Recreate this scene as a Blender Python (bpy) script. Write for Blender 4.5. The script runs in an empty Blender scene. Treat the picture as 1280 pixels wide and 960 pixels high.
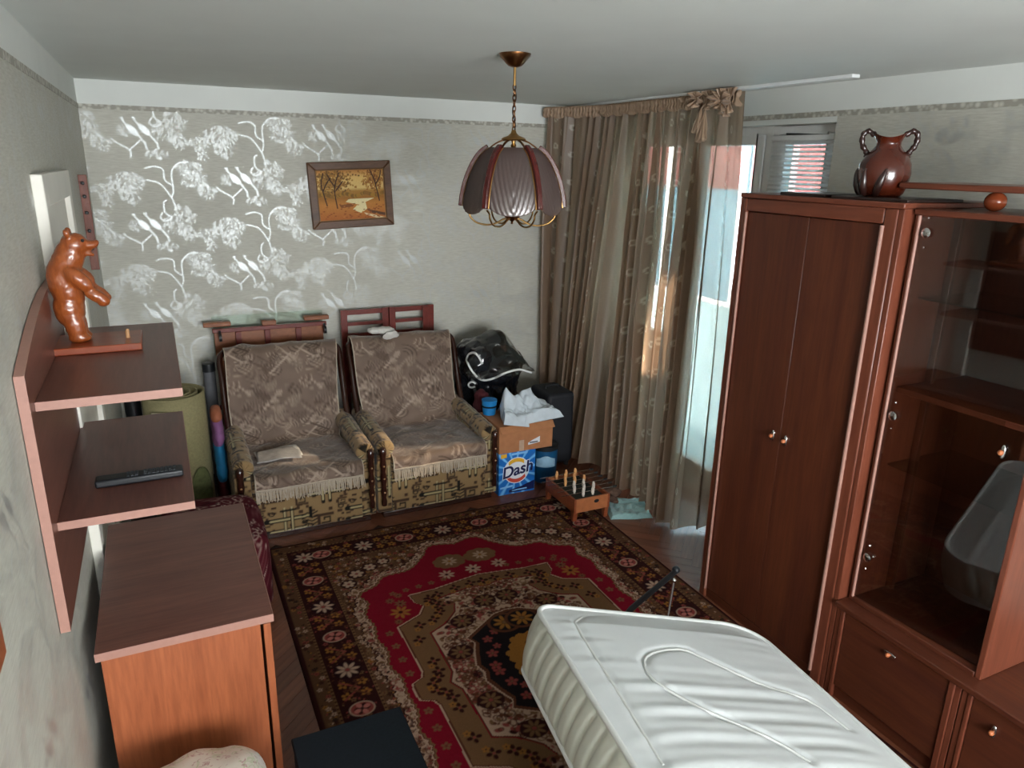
import bpy, bmesh, math, random
import numpy as np
from mathutils import Vector, Matrix
random.seed(7); rng = np.random.default_rng(7)
scene = bpy.context.scene
col = scene.collection
PI = math.pi

# ------------------------------------------------------------------ camera
FPX = 912.0
def _n(v): v = np.array(v, float); return v/np.linalg.norm(v)
_down = _n([-60, 2990, FPX]); _Y = _n([-455, -290, FPX]); _Y = _n(_Y-_down*(_Y@_down)); _X = _n(np.cross(_down, _Y))
if _X[0] < 0: _X = -_X
RC = np.array([_X, _Y, -_down])                    # world = RC @ (right, down, forward)
cd = bpy.data.cameras.new('camera'); cam = bpy.data.objects.new('camera', cd); col.objects.link(cam)
cd.sensor_fit = 'HORIZONTAL'; cd.sensor_width = 36; cd.lens = FPX/1280*36; cd.clip_start = .02; cd.clip_end = 200
M = Matrix.Identity(4)
for i in range(3):
    M[i][0] = RC[i, 0]; M[i][1] = -RC[i, 1]; M[i][2] = -RC[i, 2]
M[2][3] = 2.1
cam.matrix_world = M
scene.camera = cam

# ------------------------------------------------------------------ world, sun, daylight openings, exposure
SKY = 27.0
world = bpy.data.worlds.new('sky'); scene.world = world; world.use_nodes = True
bg = world.node_tree.nodes['Background']; bg.inputs[0].default_value = (.95, .98, 1.0, 1); bg.inputs[1].default_value = SKY
def sun_lamp():
    L = bpy.data.lights.new('sun_offscreen', 'SUN'); L.energy = 20; L.angle = .03; L.color = (1, .86, .68)
    o = bpy.data.objects.new('sun_offscreen', L); col.objects.link(o)
    d = Vector((-.95, .25, -.40)); o.rotation_euler = d.to_track_quat('-Z', 'Y').to_euler(); o.location = (8, -2, 6)
sun_lamp()
def portal(name, loc, direction, sx, sy):             # guides sky sampling through a real window opening; gives no light of its own
    L = bpy.data.lights.new(name, 'AREA'); L.shape = 'RECTANGLE'; L.size = sx; L.size_y = sy; L.cycles.is_portal = True
    o = bpy.data.objects.new(name, L); col.objects.link(o); o.location = loc
    o.rotation_euler = Vector(direction).to_track_quat('-Z', 'Z').to_euler()
portal('window_rear_offscreen', (.9, -2.40, 1.55), (0, 1, 0), 2.5, 1.6)
portal('window_right_daylight', (3.24, 3.65, 1.2), (-1, 0, 0), 2.0, 2.4)
scene.view_settings.view_transform = 'Standard'; scene.view_settings.look = 'None'
scene.view_settings.gamma = 1; scene.view_settings.use_curve_mapping = False
scene.view_settings.exposure = 0.42
scene.cycles.max_bounces = 14; scene.cycles.diffuse_bounces = 8; scene.cycles.transparent_max_bounces = 16

# ------------------------------------------------------------------ helpers
def lin(c):
    if isinstance(c, str): c = [int(c[i:i+2], 16)/255 for i in (0, 2, 4)]
    else: c = [x/255 for x in c]
    return tuple(x/12.92 if x <= .04045 else ((x+.055)/1.055)**2.4 for x in c)
class NT:
    def __init__(s, name):
        s.m = bpy.data.materials.new(name); s.m.use_nodes = True; s.t = s.m.node_tree
        s.p = s.t.nodes['Principled BSDF']; s.out = s.t.nodes['Material Output']
    def n(s, ty, **k):
        nd = s.t.nodes.new(ty)
        for a, v in k.items(): setattr(nd, a, v)
        return nd
    def l(s, a, b): s.t.links.new(a, b)
    def coords(s, scale=(1, 1, 1), kind='Object', rot=(0, 0, 0)):
        tc = s.n('ShaderNodeTexCoord'); mp = s.n('ShaderNodeMapping'); mp.inputs['Scale'].default_value = scale; mp.inputs['Rotation'].default_value = rot
        s.l(tc.outputs[kind], mp.inputs[0]); return mp.outputs[0]
    def noise(s, vec, scale=5, detail=4, rough=.55, dist=0):
        nd = s.n('ShaderNodeTexNoise'); nd.inputs['Scale'].default_value = scale; nd.inputs['Detail'].default_value = detail
        nd.inputs['Roughness'].default_value = rough; nd.inputs['Distortion'].default_value = dist; s.l(vec, nd.inputs['Vector']); return nd.outputs[0]
    def ramp(s, fac, stops):
        nd = s.n('ShaderNodeValToRGB'); cr = nd.color_ramp
        while len(cr.elements) < len(stops): cr.elements.new(.5)
        for e, (p, c) in zip(cr.elements, stops): e.position = p; e.color = (*c, 1)
        s.l(fac, nd.inputs[0]); return nd.outputs[0]
    def mix(s, fac, a, b, mode='MIX'):
        nd = s.n('ShaderNodeMix', data_type='RGBA', blend_type=mode)
        if isinstance(fac, (int, float)): nd.inputs[0].default_value = fac
        else: s.l(fac, nd.inputs[0])
        for v, i in ((a, 6), (b, 7)):
            if isinstance(v, tuple): nd.inputs[i].default_value = (*v, 1)
            else: s.l(v, nd.inputs[i])
        return nd.outputs[2]
    def bump(s, h, strength=.2, dist=.01):
        nd = s.n('ShaderNodeBump'); nd.inputs['Strength'].default_value = strength; nd.inputs['Distance'].default_value = dist
        s.l(h, nd.inputs['Height']); s.l(nd.outputs[0], s.p.inputs['Normal'])
    def attr(s, name='Col'):
        nd = s.n('ShaderNodeVertexColor', layer_name=name); return nd.outputs[0]
    def set(s, rough=.5, metal=0, spec=.5, coat=0, sheen=0):
        s.p.inputs['Roughness'].default_value = rough; s.p.inputs['Metallic'].default_value = metal
        s.p.inputs['Specular IOR Level'].default_value = spec; s.p.inputs['Coat Weight'].default_value = coat
        s.p.inputs['Sheen Weight'].default_value = sheen; return s
def plain(name, c, rough=.5, metal=0, spec=.5, var=.12, nscale=30, bump=0, coat=0, sheen=0):
    t = NT(name).set(rough, metal, spec, coat, sheen); c = lin(c)
    v = t.coords(); f = t.noise(v, nscale, 4)
    t.l(t.ramp(f, [(.3, tuple(x*(1-var) for x in c)), (.7, tuple(min(1, x*(1+var)) for x in c))]), t.p.inputs['Base Color'])
    if bump: t.bump(f, bump, .004)
    return t.m
def wood(name, c1, c2, scale, rough=.4, spec=.4, coat=0, rot=(0, 0, 0)):
    t = NT(name).set(rough, 0, spec, coat); v = t.coords(scale, rot=rot)
    f = t.noise(v, 3.0, 8, .62, .6); g = t.noise(v, 14, 5, .6)
    a = t.ramp(f, [(.25, lin(c1)), (.75, lin(c2))]); b = t.ramp(g, [(.35, (.72, .70, .68)), (.6, (1, 1, 1))])
    t.l(t.mix(.7, a, b, 'MULTIPLY'), t.p.inputs['Base Color']); t.bump(g, .05, .002)
    return t.m
def vcol(name, rough=.8, spec=.3, sheen=0, bscale=0, bstr=.3, coat=0):
    t = NT(name).set(rough, 0, spec, coat, sheen); c = t.attr()
    v = t.coords(); f = t.noise(v, 260, 2)
    t.l(t.mix(.35, c, t.ramp(f, [(.3, (.6, .6, .6)), (.7, (1.2, 1.2, 1.2))]), 'MULTIPLY'), t.p.inputs['Base Color'])
    if bscale: t.bump(t.noise(v, bscale, 3), bstr, .004)
    return t.m
def glass_mat(name, tint=(1, 1, 1), refl=1.0, rough=.02):
    t = NT(name); t.t.nodes.remove(t.p)
    tr = t.n('ShaderNodeBsdfTransparent'); tr.inputs[0].default_value = (*tint, 1)
    gl = t.n('ShaderNodeBsdfGlossy'); gl.inputs['Roughness'].default_value = rough
    lw = t.n('ShaderNodeLayerWeight'); lw.inputs[0].default_value = .5                 # Schlick reflectance from the facing ratio
    pw_ = t.n('ShaderNodeMath', operation='POWER'); pw_.inputs[1].default_value = 5; t.l(lw.outputs['Facing'], pw_.inputs[0])
    mu = t.n('ShaderNodeMath', operation='MULTIPLY_ADD'); mu.inputs[1].default_value = .96*refl; mu.inputs[2].default_value = .04*refl; t.l(pw_.outputs[0], mu.inputs[0]); mu.use_clamp = True
    mx = t.n('ShaderNodeMixShader'); t.l(mu.outputs[0], mx.inputs[0]); t.l(tr.outputs[0], mx.inputs[1]); t.l(gl.outputs[0], mx.inputs[2])
    t.l(mx.outputs[0], t.out.inputs[0]); return t.m

def tag(o, label=None, cat=None, group=None, kind=None):
    if label: o['label'] = label
    if cat: o['category'] = cat
    if group: o['group'] = group
    if kind: o['kind'] = kind
    return o
def thing(name, label, cat, loc, group=None):
    o = bpy.data.objects.new(name, None); o.empty_display_size = .05; o.location = loc; col.objects.link(o)
    return tag(o, label, cat, group)
def origin_of(o):
    v = Vector((0, 0, 0))
    while o is not None: v = v+Vector(o.location); o = o.parent
    return v
def link(name, me, parent=None, kind=None):
    o = bpy.data.objects.new(name, me); col.objects.link(o)
    if parent is not None: o.parent = parent
    if kind: o['kind'] = kind
    return o
def smooth(me, ang=None):
    me.polygons.foreach_set('use_smooth', np.ones(len(me.polygons), bool))
    if ang is not None:
        try: me.set_sharp_from_angle(angle=math.radians(ang))
        except Exception: pass
class MB:
    """collects shapes given in world coordinates; build() links them as one mesh under its parent"""
    def __init__(s): s.v = []; s.f = []
    def add(s, vs, fs):
        b = len(s.v); s.v += [tuple(map(float, p)) for p in vs]; s.f += [tuple(b+i for i in f) for f in fs]; return s
    def box(s, x0, x1, y0, y1, z0, z1):
        return s.add([(x0, y0, z0), (x1, y0, z0), (x1, y1, z0), (x0, y1, z0), (x0, y0, z1), (x1, y0, z1), (x1, y1, z1), (x0, y1, z1)],
                     [(0, 3, 2, 1), (4, 5, 6, 7), (0, 1, 5, 4), (1, 2, 6, 5), (2, 3, 7, 6), (3, 0, 4, 7)])
    def tube(s, path, r, seg=10, caps=True, closed=False, flat=None):
        P = [Vector(p) for p in path]; n = len(P); rs = r if hasattr(r, '__len__') else [r]*n
        up = Vector((0, 0, 1)); vs = []; N = None
        for i in range(n):
            a = P[(i-1) % n] if closed or i > 0 else P[0]; b = P[(i+1) % n] if closed or i < n-1 else P[-1]
            T = (b-a).normalized()
            if N is None: N = (up if abs(T.z) < .95 else Vector((1, 0, 0))).cross(T).normalized()
            N = (N-T*N.dot(T)).normalized(); B = T.cross(N)
            for k in range(seg):
                t = 2*PI*k/seg; vs.append(P[i]+(N*math.cos(t)+B*math.sin(t)*(flat or 1))*rs[i])
        fs = []
        for i in range(n if closed else n-1):
            for k in range(seg):
                a = i*seg+k; b = i*seg+(k+1) % seg; c = ((i+1) % n)*seg+(k+1) % seg; d = ((i+1) % n)*seg+k; fs.append((a, b, c, d))
        if caps and not closed: fs += [tuple(range(seg-1, -1, -1)), tuple(range((n-1)*seg, n*seg))]
        return s.add(vs, fs)
    def lathe(s, prof, c=(0, 0, 0), seg=32, sx=1, sy=1):
        vs = []; n = len(prof)
        for r, z in prof:
            for k in range(seg):
                t = 2*PI*k/seg; vs.append((c[0]+sx*r*math.cos(t), c[1]+sy*r*math.sin(t), c[2]+z))
        fs = [(i*seg+k, i*seg+(k+1) % seg, (i+1)*seg+(k+1) % seg, (i+1)*seg+k) for i in range(n-1) for k in range(seg)]
        if prof[0][0] > 1e-5: fs.append(tuple(range(seg-1, -1, -1)))
        if prof[-1][0] > 1e-5: fs.append(tuple(range((n-1)*seg, n*seg)))
        return s.add(vs, fs)
    def prism(s, poly, axis, a, b):
        """extrude a 2D polygon along an axis: 'x' poly=(y,z), 'y' poly=(x,z), 'z' poly=(x,y)"""
        def mk(p, t): return {'x': (t, p[0], p[1]), 'y': (p[0], t, p[1]), 'z': (p[0], p[1], t)}[axis]
        n = len(poly); vs = [mk(p, a) for p in poly]+[mk(p, b) for p in poly]
        fs = [tuple(range(n)), tuple(range(2*n-1, n-1, -1))]+[(i, i+n, (i+1) % n+n, (i+1) % n) for i in range(n)]
        return s.add(vs, fs)
    def ellipsoid(s, c, r, seg=16, rot=None):
        vs = []; fs = []; h = seg//2
        for i in range(h+1):
            for k in range(seg):
                a = PI*i/h; b = 2*PI*k/seg
                p = Vector((r[0]*math.sin(a)*math.cos(b), r[1]*math.sin(a)*math.sin(b), r[2]*math.cos(a)))
                if rot is not None: p = rot @ p
                vs.append(Vector(c)+p)
        for i in range(h):
            for k in range(seg): fs.append((i*seg+k, (i+1)*seg+k, (i+1)*seg+(k+1) % seg, i*seg+(k+1) % seg))
        return s.add(vs, fs)
    def build(s, name, mat, parent=None, sm=None, bevel=0, kind=None, seg=2):
        o0 = origin_of(parent) if parent is not None else Vector((0, 0, 0))
        bm = bmesh.new(); vs = [bm.verts.new(Vector(p)-o0) for p in s.v]
        for f in s.f:
            try: bm.faces.new([vs[i] for i in f])
            except ValueError: pass
        bmesh.ops.remove_doubles(bm, verts=bm.verts, dist=1e-6)
        bmesh.ops.recalc_face_normals(bm, faces=bm.faces)
        me = bpy.data.meshes.new(name); bm.to_mesh(me); bm.free()
        me.materials.append(mat)
        if sm is not None: smooth(me, sm)
        o = link(name, me, parent, kind)
        if bevel:
            m = o.modifiers.new('bevel', 'BEVEL'); m.width = bevel; m.segments = seg; m.limit_method = 'ANGLE'; m.angle_limit = math.radians(40)
            smooth(me, 35)
        return o
def solo(mb, name, mat, label, cat, loc, group=None, **k):
    """a thing that is one mesh, origin at loc"""
    o = mb.build(name, mat, None, **k); me = o.data; me.transform(Matrix.Translation(-Vector(loc))); o.location = loc
    return tag(o, label, cat, group)
def grid(name, pts, mat, parent=None, cols=None, thick=0, closed_u=False, kind=None, offset=-1):
    """pts (ny,nx,3) world coordinates"""
    pts = np.asarray(pts, np.float64); ny, nx = pts.shape[:2]
    o0 = np.array(origin_of(parent)) if parent is not None else np.zeros(3)
    V = (pts-o0).reshape(-1, 3)
    i, j = np.meshgrid(np.arange(ny-1), np.arange(nx if closed_u else nx-1), indexing='ij'); i = i.ravel(); j = j.ravel(); j2 = (j+1) % nx
    F = np.stack([i*nx+j, i*nx+j2, (i+1)*nx+j2, (i+1)*nx+j], 1)
    me = bpy.data.meshes.new(name); me.vertices.add(len(V)); me.vertices.foreach_set('co', V.astype(np.float32).ravel())
    me.loops.add(F.size); me.loops.foreach_set('vertex_index', F.astype(np.int32).ravel())
    me.polygons.add(len(F)); me.polygons.foreach_set('loop_start', np.arange(0, F.size, 4, dtype=np.int32))
    me.update(calc_edges=True); me.validate()
    if cols is not None:
        a = me.color_attributes.new('Col', 'FLOAT_COLOR', 'POINT'); c = np.ones((len(V), 4), np.float32); c[:, :3] = np.asarray(cols, np.float32).reshape(-1, 3)
        a.data.foreach_set('color', c.ravel())
    me.materials.append(mat); smooth(me)
    o = link(name, me, parent, kind)
    if thick:
        m = o.modifiers.new('solid', 'SOLIDIFY'); m.thickness = thick; m.offset = offset
    return o
def blob(name, mb, mat, parent, voxel=.012, smooth_it=6, disp=0, dsize=.05):
    """soft body grown out of overlapping ellipsoids"""
    o0 = origin_of(parent); bm = bmesh.new(); vs = [bm.verts.new(Vector(p)-o0) for p in mb.v]
    for f in mb.f:
        try: bm.faces.new([vs[i] for i in f])
        except ValueError: pass
    bmesh.ops.remove_doubles(bm, verts=bm.verts, dist=1e-6); bmesh.ops.recalc_face_normals(bm, faces=bm.faces)
    me = bpy.data.meshes.new(name); bm.to_mesh(me); bm.free(); me.materials.append(mat)
    o = link(name, me, parent)
    m = o.modifiers.new('remesh', 'REMESH'); m.mode = 'VOXEL'; m.voxel_size = voxel; m.use_smooth_shade = True
    m = o.modifiers.new('smooth', 'SMOOTH'); m.iterations = smooth_it; m.factor = .5
    if disp:
        tx = bpy.data.textures.new(name, 'CLOUDS'); tx.noise_scale = dsize
        m = o.modifiers.new('disp', 'DISPLACE'); m.texture = tx; m.strength = disp; m.mid_level = .5
    return o
class Raster:
    """a small painter in metres; colours linear"""
    def __init__(s, w, h, res, c):
        s.nx = int(round(w/res))+1; s.ny = int(round(h/res))+1; s.w = w; s.h = h; s.res = res
        s.a = np.empty((s.ny, s.nx, 3)); s.a[:] = c
        s.X, s.Y = np.meshgrid(np.linspace(0, w, s.nx), np.linspace(0, h, s.ny))
    def win(s, x0, x1, y0, y1):
        i0 = max(0, int(y0/s.res)-1); i1 = min(s.ny, int(y1/s.res)+3); j0 = max(0, int(x0/s.res)-1); j1 = min(s.nx, int(x1/s.res)+3)
        return (slice(i0, i1), slice(j0, j1)) if i1 > i0 and j1 > j0 else None
    def put(s, w, k, c): s.a[w] = s.a[w]*(1-k[..., None])+np.asarray(c)*k[..., None]
    def ell(s, x, y, rx, ry, c, ang=0, ring=0):
        R = max(rx, ry)+ring; w = s.win(x-R, x+R, y-R, y+R)
        if w is None: return
        dx = s.X[w]-x; dy = s.Y[w]-y; ca, sa = math.cos(ang), math.sin(ang); u = (dx*ca+dy*sa)/rx; v = (-dx*sa+dy*ca)/ry
        d = (np.sqrt(u*u+v*v)-1)*min(rx, ry)
        if ring: d = np.abs(d)-ring/2
        s.put(w, np.clip(.5-d/s.res, 0, 1), c)
    def line(s, pts, wd, c):
        for (x0, y0), (x1, y1) in zip(pts[:-1], pts[1:]):
            w = s.win(min(x0, x1)-wd, max(x0, x1)+wd, min(y0, y1)-wd, max(y0, y1)+wd)
            if w is None: continue
            dx, dy = x1-x0, y1-y0; L = dx*dx+dy*dy+1e-12; t = np.clip(((s.X[w]-x0)*dx+(s.Y[w]-y0)*dy)/L, 0, 1)
            d = np.hypot(s.X[w]-x0-t*dx, s.Y[w]-y0-t*dy)-wd/2; s.put(w, np.clip(.5-d/s.res, 0, 1), c)
    def rect(s, x0, x1, y0, y1, c):
        w = s.win(x0, x1, y0, y1)
        if w is None: return
        k = np.clip(np.minimum(np.minimum(s.X[w]-x0, x1-s.X[w]), np.minimum(s.Y[w]-y0, y1-s.Y[w]))/s.res+.5, 0, 1); s.put(w, k, c)
    def poly(s, pts, c):
        xs = [p[0] for p in pts]; ys = [p[1] for p in pts]; w = s.win(min(xs), max(xs), min(ys), max(ys))
        if w is None: return
        X = s.X[w]; Y = s.Y[w]; ins = np.zeros(X.shape, bool)
        for (x0, y0), (x1, y1) in zip(pts, pts[1:]+pts[:1]):
            if y0 == y1: continue
            ins ^= ((Y >= min(y0, y1)) & (Y < max(y0, y1)) & (X < x0+(Y-y0)*(x1-x0)/(y1-y0)))
        s.put(w, ins.astype(float), c)
    def inside(s, pts):
        ins = np.zeros(s.X.shape, bool)
        for (x0, y0), (x1, y1) in zip(pts, pts[1:]+pts[:1]):
            if y0 != y1: ins ^= ((s.Y >= min(y0, y1)) & (s.Y < max(y0, y1)) & (s.X < x0+(s.Y-y0)*(x1-x0)/(y1-y0)))
        return ins
    def flower(s, x, y, r, c, cc, n=8, ang=0, sq=1):
        for k in range(n):
            t = ang+2*PI*k/n; s.ell(x+.62*r*math.cos(t), y+.62*r*math.sin(t), .40*r, .17*r if n > 6 else .3*r, c, t)
        s.ell(x, y, .2*r, .2*r, cc)
    def sample(s, U, V):
        u = np.mod(U, s.w)/s.w*(s.nx-1); v = np.mod(V, s.h)/s.h*(s.ny-1); i = np.clip(v.astype(int), 0, s.ny-2); j = np.clip(u.astype(int), 0, s.nx-2)
        fu = (u-j)[..., None]; fv = (v-i)[..., None]; A = s.a
        return (A[i, j]*(1-fu)+A[i, j+1]*fu)*(1-fv)+(A[i+1, j]*(1-fu)+A[i+1, j+1]*fu)*fv
def vnoise(X, Y, f, seed=0):
    """smooth value noise"""
    r = np.random.default_rng(seed).random((64, 64)); x = X*f+100; y = Y*f+100; i = np.floor(x).astype(int); j = np.floor(y).astype(int); a = x-i; b = y-j
    a = a*a*(3-2*a); b = b*b*(3-2*b); g = lambda p, q: r[p % 64, q % 64]
    return (g(i, j)*(1-a)+g(i+1, j)*a)*(1-b)+(g(i, j+1)*(1-a)+g(i+1, j+1)*a)*b-.5
def spline(ctrl, n):
    """Catmull-Rom through points"""
    c = np.array(ctrl, float); c = np.vstack([2*c[0]-c[1], c, 2*c[-1]-c[-2]]); k = len(c)-3; out = []
    for t in np.linspace(0, k-1e-6, n):
        i = int(t); u = t-i; p0, p1, p2, p3 = c[i:i+4]
        out.append(.5*((2*p1)+(-p0+p2)*u+(2*p0-5*p1+4*p2-p3)*u*u+(-p0+3*p1-3*p2+p3)*u**3))
    return np.array(out)
def text(name, body, size, loc, rot, mat, parent, shear=0, offset=0, extrude=.0004, sx=1):
    cu = bpy.data.curves.new(name, 'FONT'); cu.body = body; cu.size = size; cu.shear = shear; cu.offset = offset; cu.extrude = extrude
    cu.align_x = 'CENTER'; cu.align_y = 'CENTER'; cu.materials.append(mat)
    to = bpy.data.objects.new(name, cu); col.objects.link(to); bpy.context.view_layer.update()
    me = bpy.data.meshes.new_from_object(to); bpy.data.objects.remove(to); o = bpy.data.objects.new(name, me); col.objects.link(o); o.parent = parent
    o.location = Vector(loc)-origin_of(parent); o.rotation_euler = rot; o.scale = (sx, 1, 1); return o
# ------------------------------------------------------------------ materials
XL, XR, YB, YF, ZC = -.333, 3.06, 5.05, -2.20, 2.5
ZW = 2.362                                        # top of the wallpaper
M_plaster = plain('white_plaster', 'd9dcd8', .9, var=.03, nscale=3, bump=.03)
M_ceiling = plain('ceiling_paint', 'd6dad6', .95, var=.03, nscale=2, bump=.02)
M_pvc = plain('white_pvc', 'e4e6e6', .35, var=.02)
M_door = plain('white_door_paint', 'dcd9cf', .45, var=.04, nscale=6)
M_pane = glass_mat('window_glass')
M_ward = wood('cherry_laminate', '48221a', '63341f', (6, 6, .45), .34, .45)
M_wardh = wood('cherry_laminate_along', '48221a', '63341f', (6, .45, 6), .34, .45)
M_frame = wood('cherry_frame', '643323', '7c4431', (6, 6, .5), .32, .45)
M_frameh = wood('cherry_frame_along', '643323', '7c4431', (6, .5, 6), .32, .45)
M_dress = wood('walnut_top', '623a31', '7d5044', (.5, 6, 6), .38, .45, rot=(0, 0, .25))
M_dside = wood('orange_cherry_side', '8a4a2c', 'a8603c', (6, 6, .5), .42, .4)
M_shelf = wood('brown_shelf', '623a31', '7a4d41', (6, .5, 6), .36, .45)
M_edge = plain('pink_brown_edge_band', '9d7467', .5, var=.05, nscale=60)
M_parq = None
def parquet_mat():
    t = NT('oak_parquet').set(.38, 0, .45, .1); v = t.coords((1, 14, 14)); f = t.noise(v, 4, 6, .6, .4); g = t.noise(v, 20, 3)
    oi = t.n('ShaderNodeObjectInfo'); a = t.ramp(f, [(.25, lin('5e3322')), (.75, lin('85523a'))])
    b = t.ramp(oi.outputs['Random'], [(0, (.72, .70, .68)), (1, (1.1, 1.08, 1.05))])
    t.l(t.mix(1, a, b, 'MULTIPLY'), t.p.inputs['Base Color']); t.bump(g, .06, .002); return t.m
M_parq = parquet_mat()
M_sub = plain('dark_joint', '2a1710', .8)
def wallpaper_mat(name):
    t = NT(name).set(.62, 0, .3); pat = t.attr(); v = t.coords((1, 1, 9)); f = t.noise(v, 18, 5, .6); f2 = t.noise(t.coords(), 1.3, 3)
    base = t.mix(.8, t.ramp(f, [(.3, lin('b0aea3')), (.7, lin('c4c3b9'))]), t.ramp(f2, [(.3, (.93, .93, .93)), (.7, (1.04, 1.04, 1.04))]), 'MULTIPLY')
    sep = t.n('ShaderNodeSeparateColor'); t.l(pat, sep.inputs[0])
    p2 = t.n('ShaderNodeBsdfPrincipled'); p2.inputs['Base Color'].default_value = (*lin('b9bdbd'), 1); p2.inputs['Metallic'].default_value = .75; p2.inputs['Roughness'].default_value = .40
    t.l(base, t.p.inputs['Base Color']); t.bump(f, .08, .003)
    mx = t.n('ShaderNodeMixShader'); mu = t.n('ShaderNodeMath', operation='MULTIPLY'); mu.inputs[1].default_value = .8
    t.l(sep.outputs[0], mu.inputs[0]); t.l(mu.outputs[0], mx.inputs[0]); t.l(t.p.outputs[0], mx.inputs[1]); t.l(p2.outputs[0], mx.inputs[2])
    t.l(mx.outputs[0], t.out.inputs[0]); return t.m
M_paper = wallpaper_mat('satin_wallpaper')
M_border = None
def border_mat():
    t = NT('wallpaper_border').set(.6); f = t.n('ShaderNodeTexVoronoi'); f.inputs['Scale'].default_value = 40; t.l(t.coords((1, 1, 1)), f.inputs['Vector'])
    t.l(t.ramp(f.outputs['Distance'], [(.2, lin('c3c1b6')), (.6, lin('98958a'))]), t.p.inputs['Base Color']); return t.m
M_border = border_mat()
M_chrome = plain('chrome', 'd0d0d0', .18, 1, var=.02)
M_brass = plain('brass', 'b08a55', .28, 1, var=.05)
M_black = plain('black_plastic', '14171b', .45, var=.1)
M_dark = plain('near_black_felt', '12181e', .85, spec=.2, var=.2, nscale=120)

# ------------------------------------------------------------------ the room
S = lambda mb, name, mat, **k: tag(mb.build(name, mat, **k), kind='structure')
floor = S(MB().box(XL-.15, XR+.15, YF-.15, YB+.15, -.08, -.004), 'floor', M_sub)
S(MB().box(XL-.15, XR+.15, YF-.15, YB+.15, ZC, ZC+.08), 'ceiling', M_ceiling)
wall_back = S(MB().box(XL-.15, XR+.15, YB, YB+.15, 0, ZC), 'wall_back', M_plaster)
wall_left = S(MB().box(XL-.15, XL, YF, YB, 0, ZC), 'wall_left', M_plaster)
# the window wall, an opening of window, balcony door, window
OY0, OD0, OD1, OY1, OZ = 2.74, 3.24, 3.92, 4.62, 2.315
wr = MB().box(XR, XR+.15, YF, OY0, 0, ZC).box(XR, XR+.15, OY1, YB, 0, ZC).box(XR, XR+.15, OY0, OY1, OZ, ZC)
wr.box(XR, XR+.15, OY0, OD0, 0, .86).box(XR, XR+.15, OD1, OY1, 0, .86).box(XR, XR+.15, OD0, OD1, 0, .06)
wall_right = S(wr, 'wall_right', M_plaster)
FX0, FX1, FZ0, FZ1 = -.25, 2.05, .80, 2.32
wf = MB().box(XL-.15, FX0, YF-.15, YF, 0, ZC).box(FX1, XR+.15, YF-.15, YF, 0, ZC).box(FX0, FX1, YF-.15, YF, 0, FZ0).box(FX0, FX1, YF-.15, YF, FZ1, ZC)
wall_front = S(wf, 'wall_front', M_plaster)

# herringbone parquet, where the photo shows bare floor
def parquet():
    L, Wd = .42, .07; mb = MB().box(-L/2+.0008, L/2-.0008, -Wd/2+.0008, Wd/2-.0008, -.004, 0)
    base = mb.build('parquet_strip', M_parq, floor); me = base.data; first = [True]
    def put(x, y, a):
        if not (XL+.1 < x < XR-.1 and YF+.1 < y < YB-.1): return
        if .50 < x and y < 1.2 or y < .35: return
        if .50 < x < 2.22 and y < 3.72: return
        if x > 2.38 and y < 2.45: return
        if y > 4.35 and x < 2.2 or x < 0: return
        if .25 < x < 1.75 and y > 4.22: return
        o = base if first[0] else bpy.data.objects.new('parquet_strip', me)
        if not first[0]: col.objects.link(o); o.parent = floor
        first[0] = False; o.location = (x, y, 0); o.rotation_euler = (0, 0, a)
    # herringbone turned by 45 degrees to the walls; unit = strip width, k = length in widths
    ca = math.sqrt(.5); k = int(round(L/Wd))
    for j in range(-12, 12):
        for i in range(-140, 140):
            # zig-zag of strips: strip n starts at (n, n) shifted by 2k along u for each next zig-zag
            u0, v0 = i+2*k*j, i
            for u, v, a in (((u0+k/2), (v0+.5), 0), ((u0+k+.5), (v0+1-k/2+k-1-(k-1)), PI/2)):
                x = 1.3+(u-v)*Wd*ca; y = 2.6+(u+v)*Wd*ca; put(x, y, a+PI/4)
parquet()

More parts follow.
